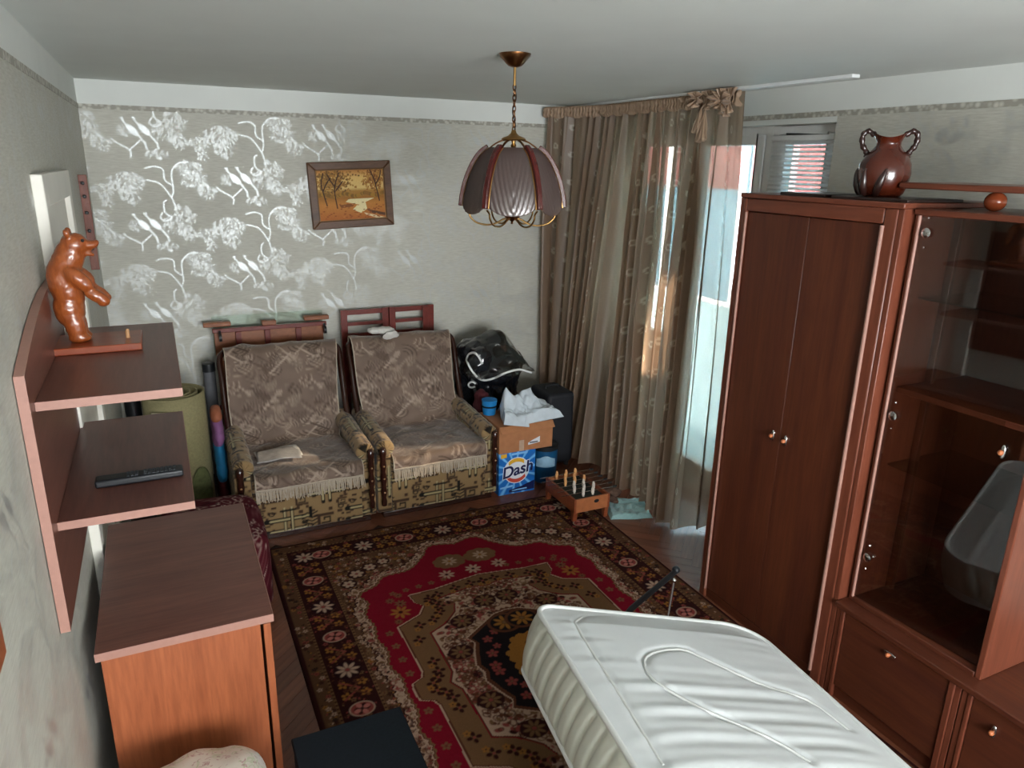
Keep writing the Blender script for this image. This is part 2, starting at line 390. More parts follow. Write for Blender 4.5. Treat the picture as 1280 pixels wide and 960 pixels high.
# wallpaper: peacocks and willow trees in a half-drop repeat
TW = .548
def wallpaper_tile():
    r = Raster(2*TW, TW, .003, (0, 0, 0)); rr = random.Random(3)
    def each(fn):
        for ox in (-2*TW, 0, 2*TW):
            for oy in (-TW, 0, TW): fn(ox+.20, oy+.22); fn(ox+.20+TW, oy+.22-TW/2)
    mm = lambda L, ox, oy: [(ox+x/1000, oy+y/1000) for x, y in L]
    strokes = []
    def leafy(cx, cy, rx, ry, n, droop=1):
        for _ in range(n):
            a = rr.uniform(0, 2*PI); q = math.sqrt(rr.random()); x = cx+rx*q*math.cos(a); y = cy+ry*q*math.sin(a); t = rr.uniform(-.7, .7)-PI/2*droop+(x-cx)/rx*.9
            l = rr.uniform(10, 22); strokes.append(((x, y), (x+l*math.cos(t), y+l*math.sin(t)), rr.uniform(.25, .85)))
    leafy(-100, 280, 95, 55, 190); leafy(-90, 200, 50, 60, 90); leafy(-225, 230, 55, 38, 80); leafy(-215, 160, 22, 35, 25)
    leafy(250, 360, 70, 45, 120); leafy(300, 285, 45, 50, 80); leafy(345, 215, 45, 40, 70); leafy(235, 290, 30, 45, 45)
    leafy(150, 25, 80, 55, 130); leafy(205, -40, 45, 40, 60); leafy(180, 110, 50, 35, 55); leafy(235, 65, 20, 40, 25); leafy(-80, 20, 35, 35, 35); leafy(80, -110, 60, 25, 50)
    def draw(ox, oy):
        for p, q, k in strokes:
            P = mm([p, q], ox, oy); r.line(P, .0036, (k*.9,)*3)
        B = (.78,)*3
        for L in ([(155, 110), (135, 180), (80, 262), (10, 284)], [(135, 180), (150, 225), (150, 330), (195, 385), (250, 390)], [(150, 250), (108, 285), (105, 345), (60, 362), (10, 352)],
                  [(105, 165), (88, 150), (90, 90), (125, 65), (90, 40), (60, 60), (75, 90)], [(-135, -48), (-62, -95), (-60, -135)], [(-62, -95), (0, -40)], [(-135, -48), (-150, -30)]):
            r.line(mm([tuple(p) for p in spline(L, 14)] if len(L) > 2 else L, ox, oy), .0068, B)
        for bx, by in ((-35, 18), (28, 22)):
            x, y = ox+bx/1000, oy+by/1000
            r.ell(x, y, .040, .0185, (.85,)*3, -.80); r.line([(x-.028, y+.03), (x-.046, y+.052), (x-.044, y+.066), (x-.056, y+.064)], .008, (.85,)*3)
            r.line([(x+.03, y-.03), (x+.062, y-.075), (x+.066, y-.105)], .010, (.7,)*3)
    each(draw); return r
WPT = wallpaper_tile()
def wp_cols(U, Z):
    return WPT.sample(U+.235+8*TW, Z-1.668+.22+TW*6)
def paper(name, parent, plane, a0, a1, z0, z1, res, holes=()):
    n = int((a1-a0)/res)+1; m = int((z1-z0)/res)+1; A, Zz = np.meshgrid(np.linspace(a0, a1, n), np.linspace(z0, z1, m))
    pts = {'back': np.stack([A, np.full_like(A, YB-.0015), Zz], -1), 'left': np.stack([np.full_like(A, XL+.0015), A, Zz], -1), 'right': np.stack([np.full_like(A, XR-.0015), A, Zz], -1),
           'front': np.stack([A, np.full_like(A, YF+.0015), Zz], -1)}[plane]
    return grid(name, pts, M_paper, parent, wp_cols(A, Zz))
paper('wallpaper', wall_back, 'back', XL, XR, 0, ZW-.02, .0045)
paper('wallpaper', wall_left, 'left', YF, YB, 0, ZW-.02, .012)
paper('wallpaper', wall_right, 'right', YF, OY0, 0, ZW-.02, .02)
paper('wallpaper', wall_right, 'right', OY1, YB, 0, ZW-.02, .02)
MB().box(XL, XR, YB-.004, YB, ZW-.02, ZW+.006).build('wallpaper_border', M_border, wall_back)
MB().box(XL, XL+.004, YF, YB-.004, ZW-.02, ZW+.006).build('wallpaper_border', M_border, wall_left)
MB().box(XR-.004, XR, YF, YB-.004, ZW-.02, ZW+.006).build('wallpaper_border', M_border, wall_right)

# door in the left wall: casing and leaf
d1 = tag(bpy.data.objects.new('door_1', None), 'white painted interior door with casing on the left wall', None, kind='structure'); col.objects.link(d1); d1.location = (XL, 3.07, 0)
y0, y1, zt = 2.70, 3.55, 2.035
for nm, b in (('door_casing', (XL, XL+.034, y0, y0+.085, 0, zt)), ('door_casing', (XL, XL+.034, y1-.085, y1, 0, zt)), ('door_casing', (XL, XL+.034, y0+.085, y1-.085, zt-.1, zt))):
    MB().box(*b).build(nm, M_door, d1, bevel=.004)
lf = MB().box(XL, XL+.014, y0+.087, y1-.087, .01, zt-.102).build('door_leaf', M_door, d1, bevel=.002)
for za, zb in ((.2, .85), (1.0, 1.8)):
    MB().box(XL+.014, XL+.02, y0+.2, y1-.2, za, zb).build('door_panel', M_door, lf, bevel=.005)

# windows: frames, sashes and panes
def frame_rect(mb, x0, x1, a0, a1, z0, z1, w, along='y'):
    for (p, q, r, s) in ((a0, a0+w, z0, z1), (a1-w, a1, z0, z1), (a0+w, a1-w, z0, z0+w), (a0+w, a1-w, z1-w, z1)):
        if along == 'y': mb.box(x0, x1, p, q, r, s)
        else: mb.box(p, q, x0, x1, r, s)
    return mb
def window(name, a0, a1, z0, z1, x, along='y', splits=(), label=''):
    o = bpy.data.objects.new(name, None); col.objects.link(o); tag(o, label, None, kind='structure')
    o.location = (x, (a0+a1)/2, z0) if along == 'y' else ((a0+a1)/2, x, z0)
    frame_rect(MB(), x, x+.06, a0, a1, z0, z1, .05, along).build('window_frame', M_pvc, o, bevel=.004)
    e = [a0+.05]+list(splits)+[a1-.05]
    for i in range(len(e)-1):
        s0, s1 = e[i]+.004, e[i+1]-.004
        sash = frame_rect(MB(), x-.012, x+.05, s0, s1, z0+.045, z1-.045, .055, along).build('sash', M_pvc, o, bevel=.006)
        p = MB(); b = (s0+.05, s1-.05, z0+.095, z1-.095)
        p = p.box(x+.018, x+.024, *b) if along == 'y' else p.box(b[0], b[1], x+.018, x+.024, b[2], b[3])
        p.build('pane', M_pane, sash)
    return o
w1 = window('window_1', OY0, OD0, .86, OZ, XR+.085, label='white framed window pane behind a half closed slatted blind')
d2 = window('door_2', OD0, OD1, .06, OZ, XR+.085, label='white framed glazed balcony door behind the curtain')
w2 = window('window_2', OD1, OY1, .86, OZ, XR+.085, label='white framed window behind the sheer curtain')
w3 = window('window_3', FX0, FX1, FZ0, FZ1, YF-.12, 'x', (.9,), label='wide white framed window in the wall behind the camera')
for a, b, nm in ((OY0, OD0, 'window_sill'), (OD1, OY1, 'window_sill')):
    MB().box(XR-.10, XR+.085, a+.002, b-.002, .862, .885).build(nm, M_pvc, w1 if a == OY0 else w2, bevel=.004)

# slatted blind on the right sash
bl = thing('window_blind', 'white slatted venetian blind in front of the window beside the vase', 'blind', (XR+.055, 2.99, 1.9))
ba, bb = OY0+.045, OD0-.03
MB().box(XR+.045, XR+.068, ba, bb, 2.235, 2.262).build('headrail', M_pvc, bl, bevel=.003)
sl = MB(); c, s_ = .011*math.cos(.6), .011*math.sin(.6)
sl.add([(XR+.056-c, ba, -s_), (XR+.056+c, ba, s_), (XR+.056+c, bb, s_), (XR+.056-c, bb, -s_), (XR+.056-c, ba, -s_+.0008), (XR+.056+c, ba, s_+.0008), (XR+.056+c, bb, s_+.0008), (XR+.056-c, bb, -s_+.0008)],
       [(0, 3, 2, 1), (4, 5, 6, 7), (0, 1, 5, 4), (1, 2, 6, 5), (2, 3, 7, 6), (3, 0, 4, 7)])
s0 = sl.build('slat', M_pvc, bl)
for i in range(30):
    o = s0 if i == 0 else bpy.data.objects.new('slat', s0.data)
    if i: col.objects.link(o); o.parent = bl
    o.location.z = 2.225-i*.0235 if i else 2.225
for o in [o for o in bl.children if o.name.startswith('slat')]: o.data = s0.data
for yy in (ba+.08, bb-.08): MB().tube([(XR+.056, yy, 2.24), (XR+.056, yy, 1.53)], .001, 6).build('ladder_cord', M_pvc, bl)
MB().box(XR+.046, XR+.066, ba, bb, 1.515, 1.527).build('bottom_rail', M_pvc, bl, bevel=.002)

# outside: balcony, its pillar and slot added to shape the sun, and neighbour house
M_out1 = plain('red_render', 'b4564c', .9, nscale=2); M_out2 = plain('pale_blue_render', '9fc2d0', .9, nscale=1.5)
lg = MB().box(4.25, 4.35, 1.0, 6.6, -.2, .95).box(4.25, 4.35, 3.26, 3.72, .95, 2.56).box(4.25, 4.35, 1.0, 2.90, .95, 2.56).box(4.25, 4.35, 2.90, 3.26, .95, 1.5).box(4.25, 4.35, 2.90, 3.26, 2.12, 2.56)
lg.box(3.215, 4.4, .9, 6.7, 2.56, 2.68).box(3.215, 4.4, .9, 6.7, -.3, -.2).box(3.215, 4.4, .9, 1.0, -.2, 2.56).box(3.215, 4.4, 6.6, 6.7, -.2, 2.56)
wall_balcony_sun_slot = S(lg, 'wall_balcony_sun_slot', plain('pale_blue_balcony_paint', '9fb9c0', .9, nscale=3))
M_tint = glass_mat('blue_tinted_glass', (.36, .42, .45), .6)
for a in (3.72, 4.68, 5.64):
    fr_ = frame_rect(MB(), 4.28, 4.32, a, a+.96, .95, 2.56, .04).build('glazing_frame', M_pvc, wall_balcony_sun_slot)
    MB().box(4.298, 4.302, a+.04, a+.92, .99, 2.52).build('pane', M_tint, fr_)
hs = thing('neighbour_house', 'red and pale blue house across the yard outside the window', 'building', (14, 16, -4))
MB().box(13, 19, 7, 40, -4, 1.55).build('lower_storey', M_out2, hs)
MB().box(12.9, 19, 7, 40, 1.55, 2.75).build('upper_storey', M_out1, hs)
bk_ = thing('rear_sun_blocker', 'grey block added out of view to keep sun from the rear window', 'building', (13, -8, -4))  # added outside the view only to block sun at the rear window
MB().box(12, 18, -16, -1.0, -4, 9).build('walls', plain('rear_sun_blocker_grey', '8a8a86', .9, nscale=1), bk_)  # body of the added rear sun blocker
bk_ = thing('curtain_sun_blocker', 'tall pale block added out of view to keep sun off the curtain', 'building', (13, 3.3, -4))  # unseen block, added to stop sun through the tinted panes reaching the curtain
MB().box(12, 15, 1.35, 5.2, -4, 9).build('walls', plain('curtain_sun_blocker_pale', '9a968c', .9, nscale=1), bk_)  # body of the added curtain sun blocker
S(MB().box(3.3, 60, -20, 60, -4.2, -4.0), 'ground', plain('yard_ground', '6f7a66', .95, nscale=.5))
# ------------------------------------------------------------------ rug
def rug():
    cx, cy, hw, hl = 1.328, 2.40, .975, 1.43; res = .0045
    CR, TAN, CREAM, DK, BLK, BRN, GOLD, RED = [lin(c) for c in ('760b1e', '6e4f33', 'a88c78', '2e100f', '171214', '56301f', '8f5f28', '833a34')]
    r = Raster(2*hw, 2*hl, res, DK); rr = random.Random(5); X, Y = r.X, r.Y
    A = np.minimum(np.minimum(X, 2*hw-X), np.minimum(Y, 2*hl-Y))       # distance from the edge
    g = lambda a, b, c: r.put((slice(None), slice(None)), (np.clip((A-a)/res+.5, 0, 1)*np.clip((b-A)/res+.5, 0, 1)), c)
    g(.022, .08, lin('563a26')); g(.080, .092, TAN); g(.092, .255, DK); g(.255, .268, TAN); g(.268, 3, lin('563a26'))
    def q(P):                                                           # four-fold mirrored outline from a quarter, from the top to the side
        P = list(P); a = [(hw+x, hl+y) for x, y in P]; b = [(hw+x, hl-y) for x, y in reversed(P)]; c = [(hw-x, hl-y) for x, y in P]; d = [(hw-x, hl+y) for x, y in reversed(P)]
        return a+b+c+d
    def scallop(P, n, amp):
        P = spline(P, 200); d = np.r_[0, np.cumsum(np.hypot(*np.diff(P, axis=0).T))]; t = np.gradient(P, axis=0); nn = np.stack([-t[:, 1], t[:, 0]], 1); nn /= np.linalg.norm(nn, axis=1)[:, None]
        return [tuple(p) for p in P+nn*(amp*np.abs(np.sin(d/d[-1]*PI*n)))[:, None]]
    field = [(0, 1.06), (.13, 1.09), (.20, 1.0), (.31, .90), (.45, .885), (.51, .82), (.60, .775), (.58, .69), (.615, .60), (.60, .50), (.615, .40), (.595, .30), (.615, .2), (.59, .1), (.60, 0)]
    grow = lambda P, k: [(x*(1+k), y*(1+k*.6)) for x, y in P]
    # guard bands: small flowers and beads
    def scatter(a0, a1, n, cols, sz):
        for _ in range(n):
            x, y = rr.uniform(0, 2*hw), rr.uniform(0, 2*hl); d = min(x, 2*hw-x, y, 2*hl-y)
            if a0 < d < a1:
                c = rr.choice(cols)
                if rr.random() < .35: r.flower(x, y, sz*1.5, c, DK, 5, rr.random())
                else: r.ell(x, y, sz*.62, sz*.4, c, rr.uniform(0, 3))
    scatter(.03, .075, 14000, [DK, DK, TAN, CREAM, RED, GOLD, BLK], .008); scatter(.10, .25, 7000, [BRN, RED, BRN, TAN], .008)
    scatter(.275, .52, 22000, [DK, TAN, DK, TAN, RED, TAN, DK, BRN, CREAM, GOLD, CREAM], .0085)
    # cream fringe of the field, filled with vines, and the crimson ground
    fo_, fi_ = q(scallop(grow(field, .085), 44, .016)), q(scallop(grow(field, .018), 46, .010))
    r.poly(q(scallop(grow(field, .098), 44, .016)), DK); r.poly(fo_, CREAM)
    def fill(mask, n, cols, s0, s1, rings=.0):
        idx = np.argwhere(mask)
        for _ in range(n):
            a, b = idx[rr.randrange(len(idx))]; x, y, s = X[a, b], Y[a, b], rr.uniform(s0, s1)
            if rr.random() < rings: r.ell(x, y, s*1.3, s, rr.choice(cols), rr.uniform(0, 3), .004)
            else: r.ell(x, y, s, s*.55, rr.choice(cols), rr.uniform(0, 3))
    band = r.inside(fo_) & ~r.inside(fi_)
    fill(band, 1700, [BRN, TAN, BRN, RED, DK, TAN, CREAM], .005, .012, .35)
    r.poly(q(scallop(grow(field, .034), 46, .010)), CREAM); r.poly(q(scallop(grow(field, .024), 46, .010)), BRN); r.poly(fi_, TAN); r.poly(q(scallop(grow(field, .004), 46, .010)), CR)
    # corner pieces outside the field
    for sx in (-1, 1):
        for sy in (-1, 1):
            for (x, y, s) in ((.58, .98, .045), (.50, 1.02, .04), (.64, .90, .04), (.42, 1.05, .035)):
                r.ell(hw+sx*x, hl+sy*y, s*1.1, s, DK); r.flower(hw+sx*x, hl+sy*y, s*.8, CREAM, RED, 6)
            # rosettes on the crimson
            for (x, y) in ((.09, .905),):
                for k in range(9):
                    t = 2*PI*k/9; r.ell(hw+sx*x+.062*math.cos(t), hl+sy*y+.045*math.sin(t), .032, .026, TAN)
                r.ell(hw+sx*x, hl+sy*y, .06, .045, TAN); r.flower(hw+sx*x, hl+sy*y, .042, CREAM, GOLD, 8)
            for (x, y, s, c) in ((.15, .785, .042, CREAM), (0.0, .785, .042, CREAM), (.47, .56, .05, GOLD), (.45, .63, .03, TAN), (.49, .67, .022, TAN), (.44, .70, .02, TAN), (.50, .49, .02, TAN)):
                r.flower(hw+sx*x, hl+sy*y, s, c, DK, 8)
            for k in range(5):
                r.flower(hw+sx*.565, hl+sy*(.42-.1*k), .02, TAN, BRN, 5); r.flower(hw+sx*(.18+.07*k), hl+sy*(.75-.006*k), .018, TAN, BRN, 5)
    tan = [(0, .715), (.13, .695), (.25, .675), (.385, .672), (.375, .60), (.345, .56), (.385, .50), (.507, .445), (.503, .11), (.515, .075), (.565, .05), (.57, 0)]
    cream = [(0, .60), (.08, .625), (.26, .590), (.245, .55), (.20, .53), (.225, .46), (.30, .385), (.385, .345), (.388, .2), (.39, .06), (.42, 0)]
    dark = [(0, .36), (.06, .35), (.115, .315), (.235, .235), (.215, .19), (.24, .13), (.265, .05), (.25, 0)]
    gold = [(0, .17), (.06, .16), (.10, .10), (.13, .06), (.12, 0)]
    for P, c0, c1 in ((tan, CREAM, TAN), (cream, RED, CREAM)):
        r.poly(q(grow(P, .028)), c0 if P is tan else CR); r.poly(q(grow(P, .014)), BRN); r.poly(q(P), c1)
    for k in range(60):                                                 # flowers in the tan frame
        t = 2*PI*k/60; tt = np.array(spline([(.5*(a[0]+b[0]), .5*(a[1]+b[1])) for a, b in zip(tan, cream)], 16))
    for (x, y) in tt:
        for sx in (-1, 1):
            for sy in (-1, 1):
                r.flower(hw+sx*x, hl+sy*y, .03, DK, RED, 4); r.flower(hw+sx*(x+.02), hl+sy*(y-.028), .016, GOLD, DK, 5)
    cm = r.inside(q(grow(cream, -.03))) & ~r.inside(q(grow(dark, .10))) & (X >= hw) & (Y >= hl); idx = np.argwhere(cm)
    for _ in range(330):                                                # vines on the cream
        a_, b_ = idx[rr.randrange(len(idx))]; x, y = X[a_, b_]-hw, Y[a_, b_]-hl; s = rr.uniform(.007, .017); c = rr.choice([BRN, TAN, DK, BRN, RED, BRN]); a = rr.uniform(0, 3); rg = rr.random() < .4
        for sx in (-1, 1):
            for sy in (-1, 1):
                if rg: r.ell(hw+sx*x, hl+sy*y, s*1.3, s, c, a*sx*sy, .0045)
                else: r.ell(hw+sx*x, hl+sy*y, s, s*.6, c, a*sx*sy)
    for (x, y) in ((.225, .375), (.315, .165), (.06, .49), (.0, .0)):
        for sx in (-1, 1):
            for sy in (-1, 1): r.ell(hw+sx*x, hl+sy*y, .058, .05, DK); r.flower(hw+sx*x, hl+sy*y, .045, TAN, RED, 8)
    r.poly(q(grow(dark, .10)), CREAM); r.poly(q(grow(dark, .07)), BRN); r.poly(q(dark), BLK)
    for sx in (-1, 1):
        for sy in (-1, 1):
            for (x, y, s) in ((.17, .20, .025), (.19, .10, .028), (.12, .24, .022), (.21, .02, .028), (.15, .14, .02)):
                r.flower(hw+sx*x, hl+sy*y, s, RED, TAN, 5)
            r.ell(hw+sx*.045, hl+sy*.285, .085, .075, BRN); r.ell(hw+sx*.045, hl+sy*.285, .07, .06, BLK); r.flower(hw+sx*.045, hl+sy*.285, .055, GOLD, TAN, 8)
    r.poly(q(scallop(gold, 5, .012)), GOLD); r.flower(hw, hl, .08, TAN, RED, 8); r.flower(hw, hl+.08, .04, BRN, DK, 6)
    # main border: white stars, red ovals, gold blossoms between
    def border(x, y, i, ang):
        if i % 2: r.ell(x, y, .052, .042, CREAM); r.ell(x, y, .046, .036, RED); r.flower(x, y, .032, DK, CREAM, 6); r.flower(x, y, .036, lin('b06a60'), DK, 4, .4)
        else:
            r.ell(x, y, .060, .060, lin('260c12')); r.flower(x, y, .050, CREAM, RED, 8)
    n = 5; m = 5
    for i in range(-m, m+1):
        for xx in (.175, 2*hw-.175):
            y = hl+i*.2510; border(xx, y, i+1, 0)
            if i < m:
                for dx in (-.04, .0, .04):
                    for dy in (.09, .125, .16):
                        if (dx == 0) == (dy == .125): r.flower(xx+dx, y+dy, .023, GOLD if (dx) else TAN, DK, 5)
                r.line([(xx-.05, y+.07), (xx+.02, y+.125), (xx-.05, y+.18)], .008, RED); r.line([(xx+.05, y+.07), (xx-.02, y+.125), (xx+.05, y+.18)], .008, BRN)
    for i in range(-3, 4):
        for yy in (.175, 2*hl-.175):
            x = hw+i*.2357; border(x, yy, i, 0)
            if i < 3 or 1:
                for dy in (-.04, 0, .04):
                    for dx in (.085, .118, .15):
                        if (dy == 0) == (dx == .118) and x+dx < 2*hw-.2: r.flower(x+dx, yy+dy, .023, GOLD if dy else TAN, DK, 5)
    # beaded lines
    for d in (.086, .2615):
        for k in range(int(2*hl/.022)):
            y = .011+k*.022
            if d < y < 2*hl-d:
                for x in (d, 2*hw-d): r.ell(x, y, .005, .005, DK)
        for k in range(int(2*hw/.022)):
            x = .011+k*.022
            if d < x < 2*hw-d:
                for y in (d, 2*hl-d): r.ell(x, y, .005, .005, DK)
    hgt = .012+.001*vnoise(X, Y, 40, 2)
    edge = np.minimum(A, .006)/.006; Zr = .001+hgt*edge
    pts = np.stack([cx-hw+X, cy-hl+Y, Zr], -1)
    mat = vcol('wool_rug_pile', .95, .1, .0, 900, .5)
    o = grid('rug', pts, mat, None, r.a, 0)
    o.data.transform(Matrix.Translation((-cx, -cy, 0))); o.location = (cx, cy, 0)
    tag(o, 'crimson oriental rug with tan medallion and flowered border on the parquet', 'rug')
rug()

# ------------------------------------------------------------------ wardrobe
WX, WY0, WY1, WZ = 2.31, 1.732, 2.532, 1.99
w = thing('wardrobe', 'tall two-door cherry laminate wardrobe beside the window curtain', 'wardrobe', (WX+.27, (WY0+WY1)/2, 0))
MB().box(WX+.004, WX+.55, WY1-.022, WY1, 0, WZ-.02).build('side_panel', M_frame, w, bevel=.003)
MB().box(WX+.004, WX+.55, WY0, WY0+.022, 0, WZ-.02).build('side_panel', M_frame, w, bevel=.003)
MB().box(WX+.53, WX+.55, WY0+.022, WY1-.022, 0, WZ-.02).build('back_panel', M_ward, w)
MB().box(WX-.002, WX+.55, WY0, WY1, WZ-.02, WZ).build('top_panel', M_frameh, w, bevel=.004)
MB().box(WX+.012, WX+.03, WY0+.022, WY1-.022, 0, .05).build('plinth', M_wardh, w, bevel=.002)
MB().box(WX, WX+.02, WY0+.0225, WY0+.075, .0, WZ-.021).build('stile', M_frame, w, bevel=.006)
MB().box(WX, WX+.02, WY1-.045, WY1-.0225, .0, WZ-.021).build('stile', M_frame, w, bevel=.006)
MB().box(WX, WX+.02, WY0+.0755, WY1-.0455, WZ-.075, WZ-.021).build('rail', M_frameh, w, bevel=.005)
MB().tube([(WX-.001, WY0+.074, .052), (WX-.001, WY0+.074, WZ-.08)], .008, 10).build('moulding', M_edge, w, sm=40)
MB().tube([(WX-.001, WY1-.047, .052), (WX-.001, WY1-.047, WZ-.08)], .006, 10).build('moulding', M_edge, w, sm=40)
mid = (WY0+WY1)/2+.013
def knob(y, z, x, parent, ang=0):
    """a turned wooden bead on a pale metal leaf"""
    k = MB().ellipsoid((x-.005, y, z), (.005, .009, .026), 12, Matrix.Rotation(ang, 3, 'X')).build('handle', M_chrome, parent, sm=60)
    MB().ellipsoid((x-.017, y, z), (.010, .009, .009), 12).build('knob_bead', plain('orange_wood_bead', 'b5683f', .35), k, sm=60)
for a, b, ky in ((WY0+.078, mid-.001, mid-.036), (mid+.001, WY1-.048, mid+.036)):
    d = MB().box(WX+.010, WX+.028, a, b, .054, WZ-.078).build('door', M_ward, w, bevel=.0025)
    knob(ky, .985, WX+.010, d)

# ------------------------------------------------------------------ low cabinets, worktop, glass cabinet
def base_cab(y0, y1, label, dy0, dy1, ky, kz, kang):
    c = thing('low_cabinet', label, 'cabinet', (WX+.27, (y0+y1)/2, 0), 'low cabinets of the wall unit')
    MB().box(WX+.004, WX+.55, y0, y0+.02, 0, .414).build('side_panel', M_frame, c, bevel=.002)
    MB().box(WX+.004, WX+.55, y1-.02, y1, 0, .414).build('side_panel', M_frame, c, bevel=.002)
    MB().box(WX+.53, WX+.55, y0+.02, y1-.02, 0, .414).build('back_panel', M_ward, c)
    MB().box(WX+.02, WX+.04, y0+.02, y1-.02, 0, .06).build('plinth', M_wardh, c)
    MB().box(WX, WX+.02, dy1, y1-.0205, .0, .414).build('stile', M_frame, c, bevel=.004)
    MB().box(WX, WX+.02, y0+.0205, dy0, .0, .414).build('stile', M_frame, c, bevel=.004)
    d = MB().box(WX+.006, WX+.024, dy0+.001, dy1-.001, .062, .410).build('door', M_wardh, c, bevel=.003)
    knob(ky, kz, WX+.006, d, kang)
base_cab(1.206, 1.728, 'low cherry cabinet with drop-down door under the glass cabinet', 1.25, 1.69, 1.476, .357, PI/2)
base_cab(.60, 1.202, 'low cherry cabinet past the glass cabinet with upright knob', .65, 1.165, 1.08, .33, 0)
solo(MB().box(WX-.016, WX+.55, .60, 1.729, .416, .440), 'worktop', M_wardh, 'cherry laminate top board lying over the low cabinets', 'worktop', (WX+.27, 1.16, .416), bevel=.005)
GX, GY0, GY1, GZ0, GZ1 = 2.36, 1.18, 1.722, .4405, 1.972
g = thing('glass_cabinet', 'cherry display cabinet with one glass door standing on the low cabinets', 'cabinet', (GX+.22, 1.45, GZ0))
MB().box(GX, GX+.44, GY1-.02, GY1, GZ0, GZ1-.02).build('side_panel', M_frame, g, bevel=.003)
MB().box(GX, GX+.44, GY0, GY0+.022, GZ0, GZ1-.02).build('side_panel', M_frame, g, bevel=.004)
MB().box(GX+.425, GX+.44, GY0+.022, GY1-.02, GZ0+.02, GZ1-.02).build('back_panel', M_ward, g)
MB().box(GX-.01, GX+.44, GY0, GY1, GZ1-.02, GZ1).build('top_panel', M_frameh, g, bevel=.003)
MB().box(GX-.004, GX+.425, GY0+.0225, GY1-.0205, GZ0, GZ0+.02).build('bottom_panel', M_wardh, g, bevel=.003)
MB().tube([(GX-.002, GY1-.018, GZ0+.02), (GX-.002, GY1-.018, GZ1-.022)], .006, 10).build('moulding', M_edge, g, sm=40)
MB().box(GX+.18, GX+.2, GY1-.05, GY1-.021, GZ0+.02, GZ1-.021).build('inner_stile', M_ward, g, bevel=.002)
M_cab_glass = glass_mat('cabinet_glass', (.80, .78, .76), 1.9); M_shelf_glass = glass_mat('shelf_glass', (.86, .92, .90), 1.5)
pane = MB().prism([(GX+.001, GY1-.0215), (GX+.006, GY1-.0215), (GX+.036, GY0+.0235), (GX+.031, GY0+.0235)], 'z', GZ0+.024, GZ1-.024).build('glass_door', M_cab_glass, g)
tag(pane, 'clear glass door')
for z in (1.895, 1.236, .652):
    h = MB().lathe([(0, 0), (.016, .001), (.017, .006), (.012, .009), (0, .010)], seg=20)
    h.v = [(GX-.0005-p[2], GY1-.052+p[0], z+p[1]) for p in h.v]; hh = h.build('hinge', M_chrome, pane, sm=50)
    for dz in (-.05, .05): MB().ellipsoid((GX-.001, GY1-.05, z+dz), (.002, .004, .004), 8).build('screw', M_chrome, hh)
knob(GY0+.105, 1.235, GX+.025, pane)
for z in (1.66, 1.02): MB().box(GX+.06, GX+.424, GY0+.023, GY1-.021, z, z+.006).build('glass_shelf', M_shelf_glass, g)
MB().box(GX+.03, GX+.424, GY0+.0225, GY1-.0205, 1.315, 1.337).build('shelf', M_frameh, g, bevel=.002)
bs = thing('top_shelf', 'long cherry shelf board raised on turned balls above the glass cabinet', 'shelf', (2.62, 1.4, GZ1))
MB().box(2.43, 2.80, .95, 1.86, GZ1+.062, GZ1+.084).build('board', M_frameh, bs, bevel=.004)
for y in (1.56, 1.24): MB().ellipsoid((2.52, y, GZ1+.031), (.034, .034, .0315), 20).build('ball_support', plain('red_varnished_ball', '9a4a2a', .25, coat=.4), bs, sm=60)
# ------------------------------------------------------------------ on top of the wardrobe
M_tray = plain('dark_board', '2a1b16', .4); M_clay = plain('glazed_clay', '4c1c0d', .22, coat=.5, var=.25, nscale=9); M_clayd = plain('dark_glazed_clay', '2c1510', .3, coat=.4, var=.3)
solo(MB().box(2.335, 2.60, 2.10, 2.33, WZ+.0005, WZ+.012), 'flat_box', M_tray, 'flat black box lying on the wardrobe below the blind', 'box', (2.46, 2.2, WZ), bevel=.002)
fb = solo(MB().box(2.325, 2.62, 1.735, 2.06, WZ+.0005, WZ+.010), 'dark_board', M_tray, 'thin dark board lying on the wardrobe under the vase', 'board', (2.47, 1.9, WZ), bevel=.002)
vz = WZ+.0105; vc = (2.462, 1.955, vz)
v = thing('vase', 'brown glazed clay vase with two looped handles on the wardrobe', 'vase', vc)
prof = [(0, 0), (.062, 0), (.074, .012), (.086, .045), (.091, .085), (.087, .118), (.072, .148), (.052, .168), (.042, .182), (.042, .195), (.052, .212), (.058, .220), (.052, .219), (.039, .195), (.039, .18), (0, .12)]
vm = MB().lathe(prof, vc, 40)
rx, ry = .63, -.777
def wavy(p):
    x, y, z = p; h = z-vz
    if h > .18:
        k = ((x-vc[0])*rx+(y-vc[1])*ry)/.058; z += .020*(h-.18)/.04*(k*k-.5)
    return (x, y, z)
vm.v = [wavy(p) for p in vm.v]; body = vm.build('body', M_clay, v, sm=60)
for s in (-1, 1):
    P = spline([(.050, .218), (.074, .232), (.090, .218), (.088, .185), (.072, .160), (.068, .142)], 22)
    MB().tube([(vc[0]+s*a*rx, vc[1]+s*a*ry, vz+b) for a, b in P], [.010+.002*math.sin(i*1.9) for i in range(22)], 10).build('handle', M_clayd, v, sm=60)
for k, a0 in enumerate((-.95, -.35, .2, .75)):                      # dark leaves in relief around the foot
    ang = math.atan2(-ry-.3, -rx)+a0*1.1+.25; P = []
    for i in range(9):
        t = i/8; h = .006+.095*t; r = np.interp(h, [0, .012, .045, .085, .125], [.063, .075, .087, .092, .086])+.001; aa = ang+(k-1.5)*.22*t
        P.append((vc[0]+r*math.cos(aa), vc[1]+r*math.sin(aa), vz+h))
    MB().tube(P, [.013*math.sin(PI*min(.95, .25+.7*i/8))+.001 for i in range(9)], 8).build('leaf_relief', M_clayd, body, sm=60)

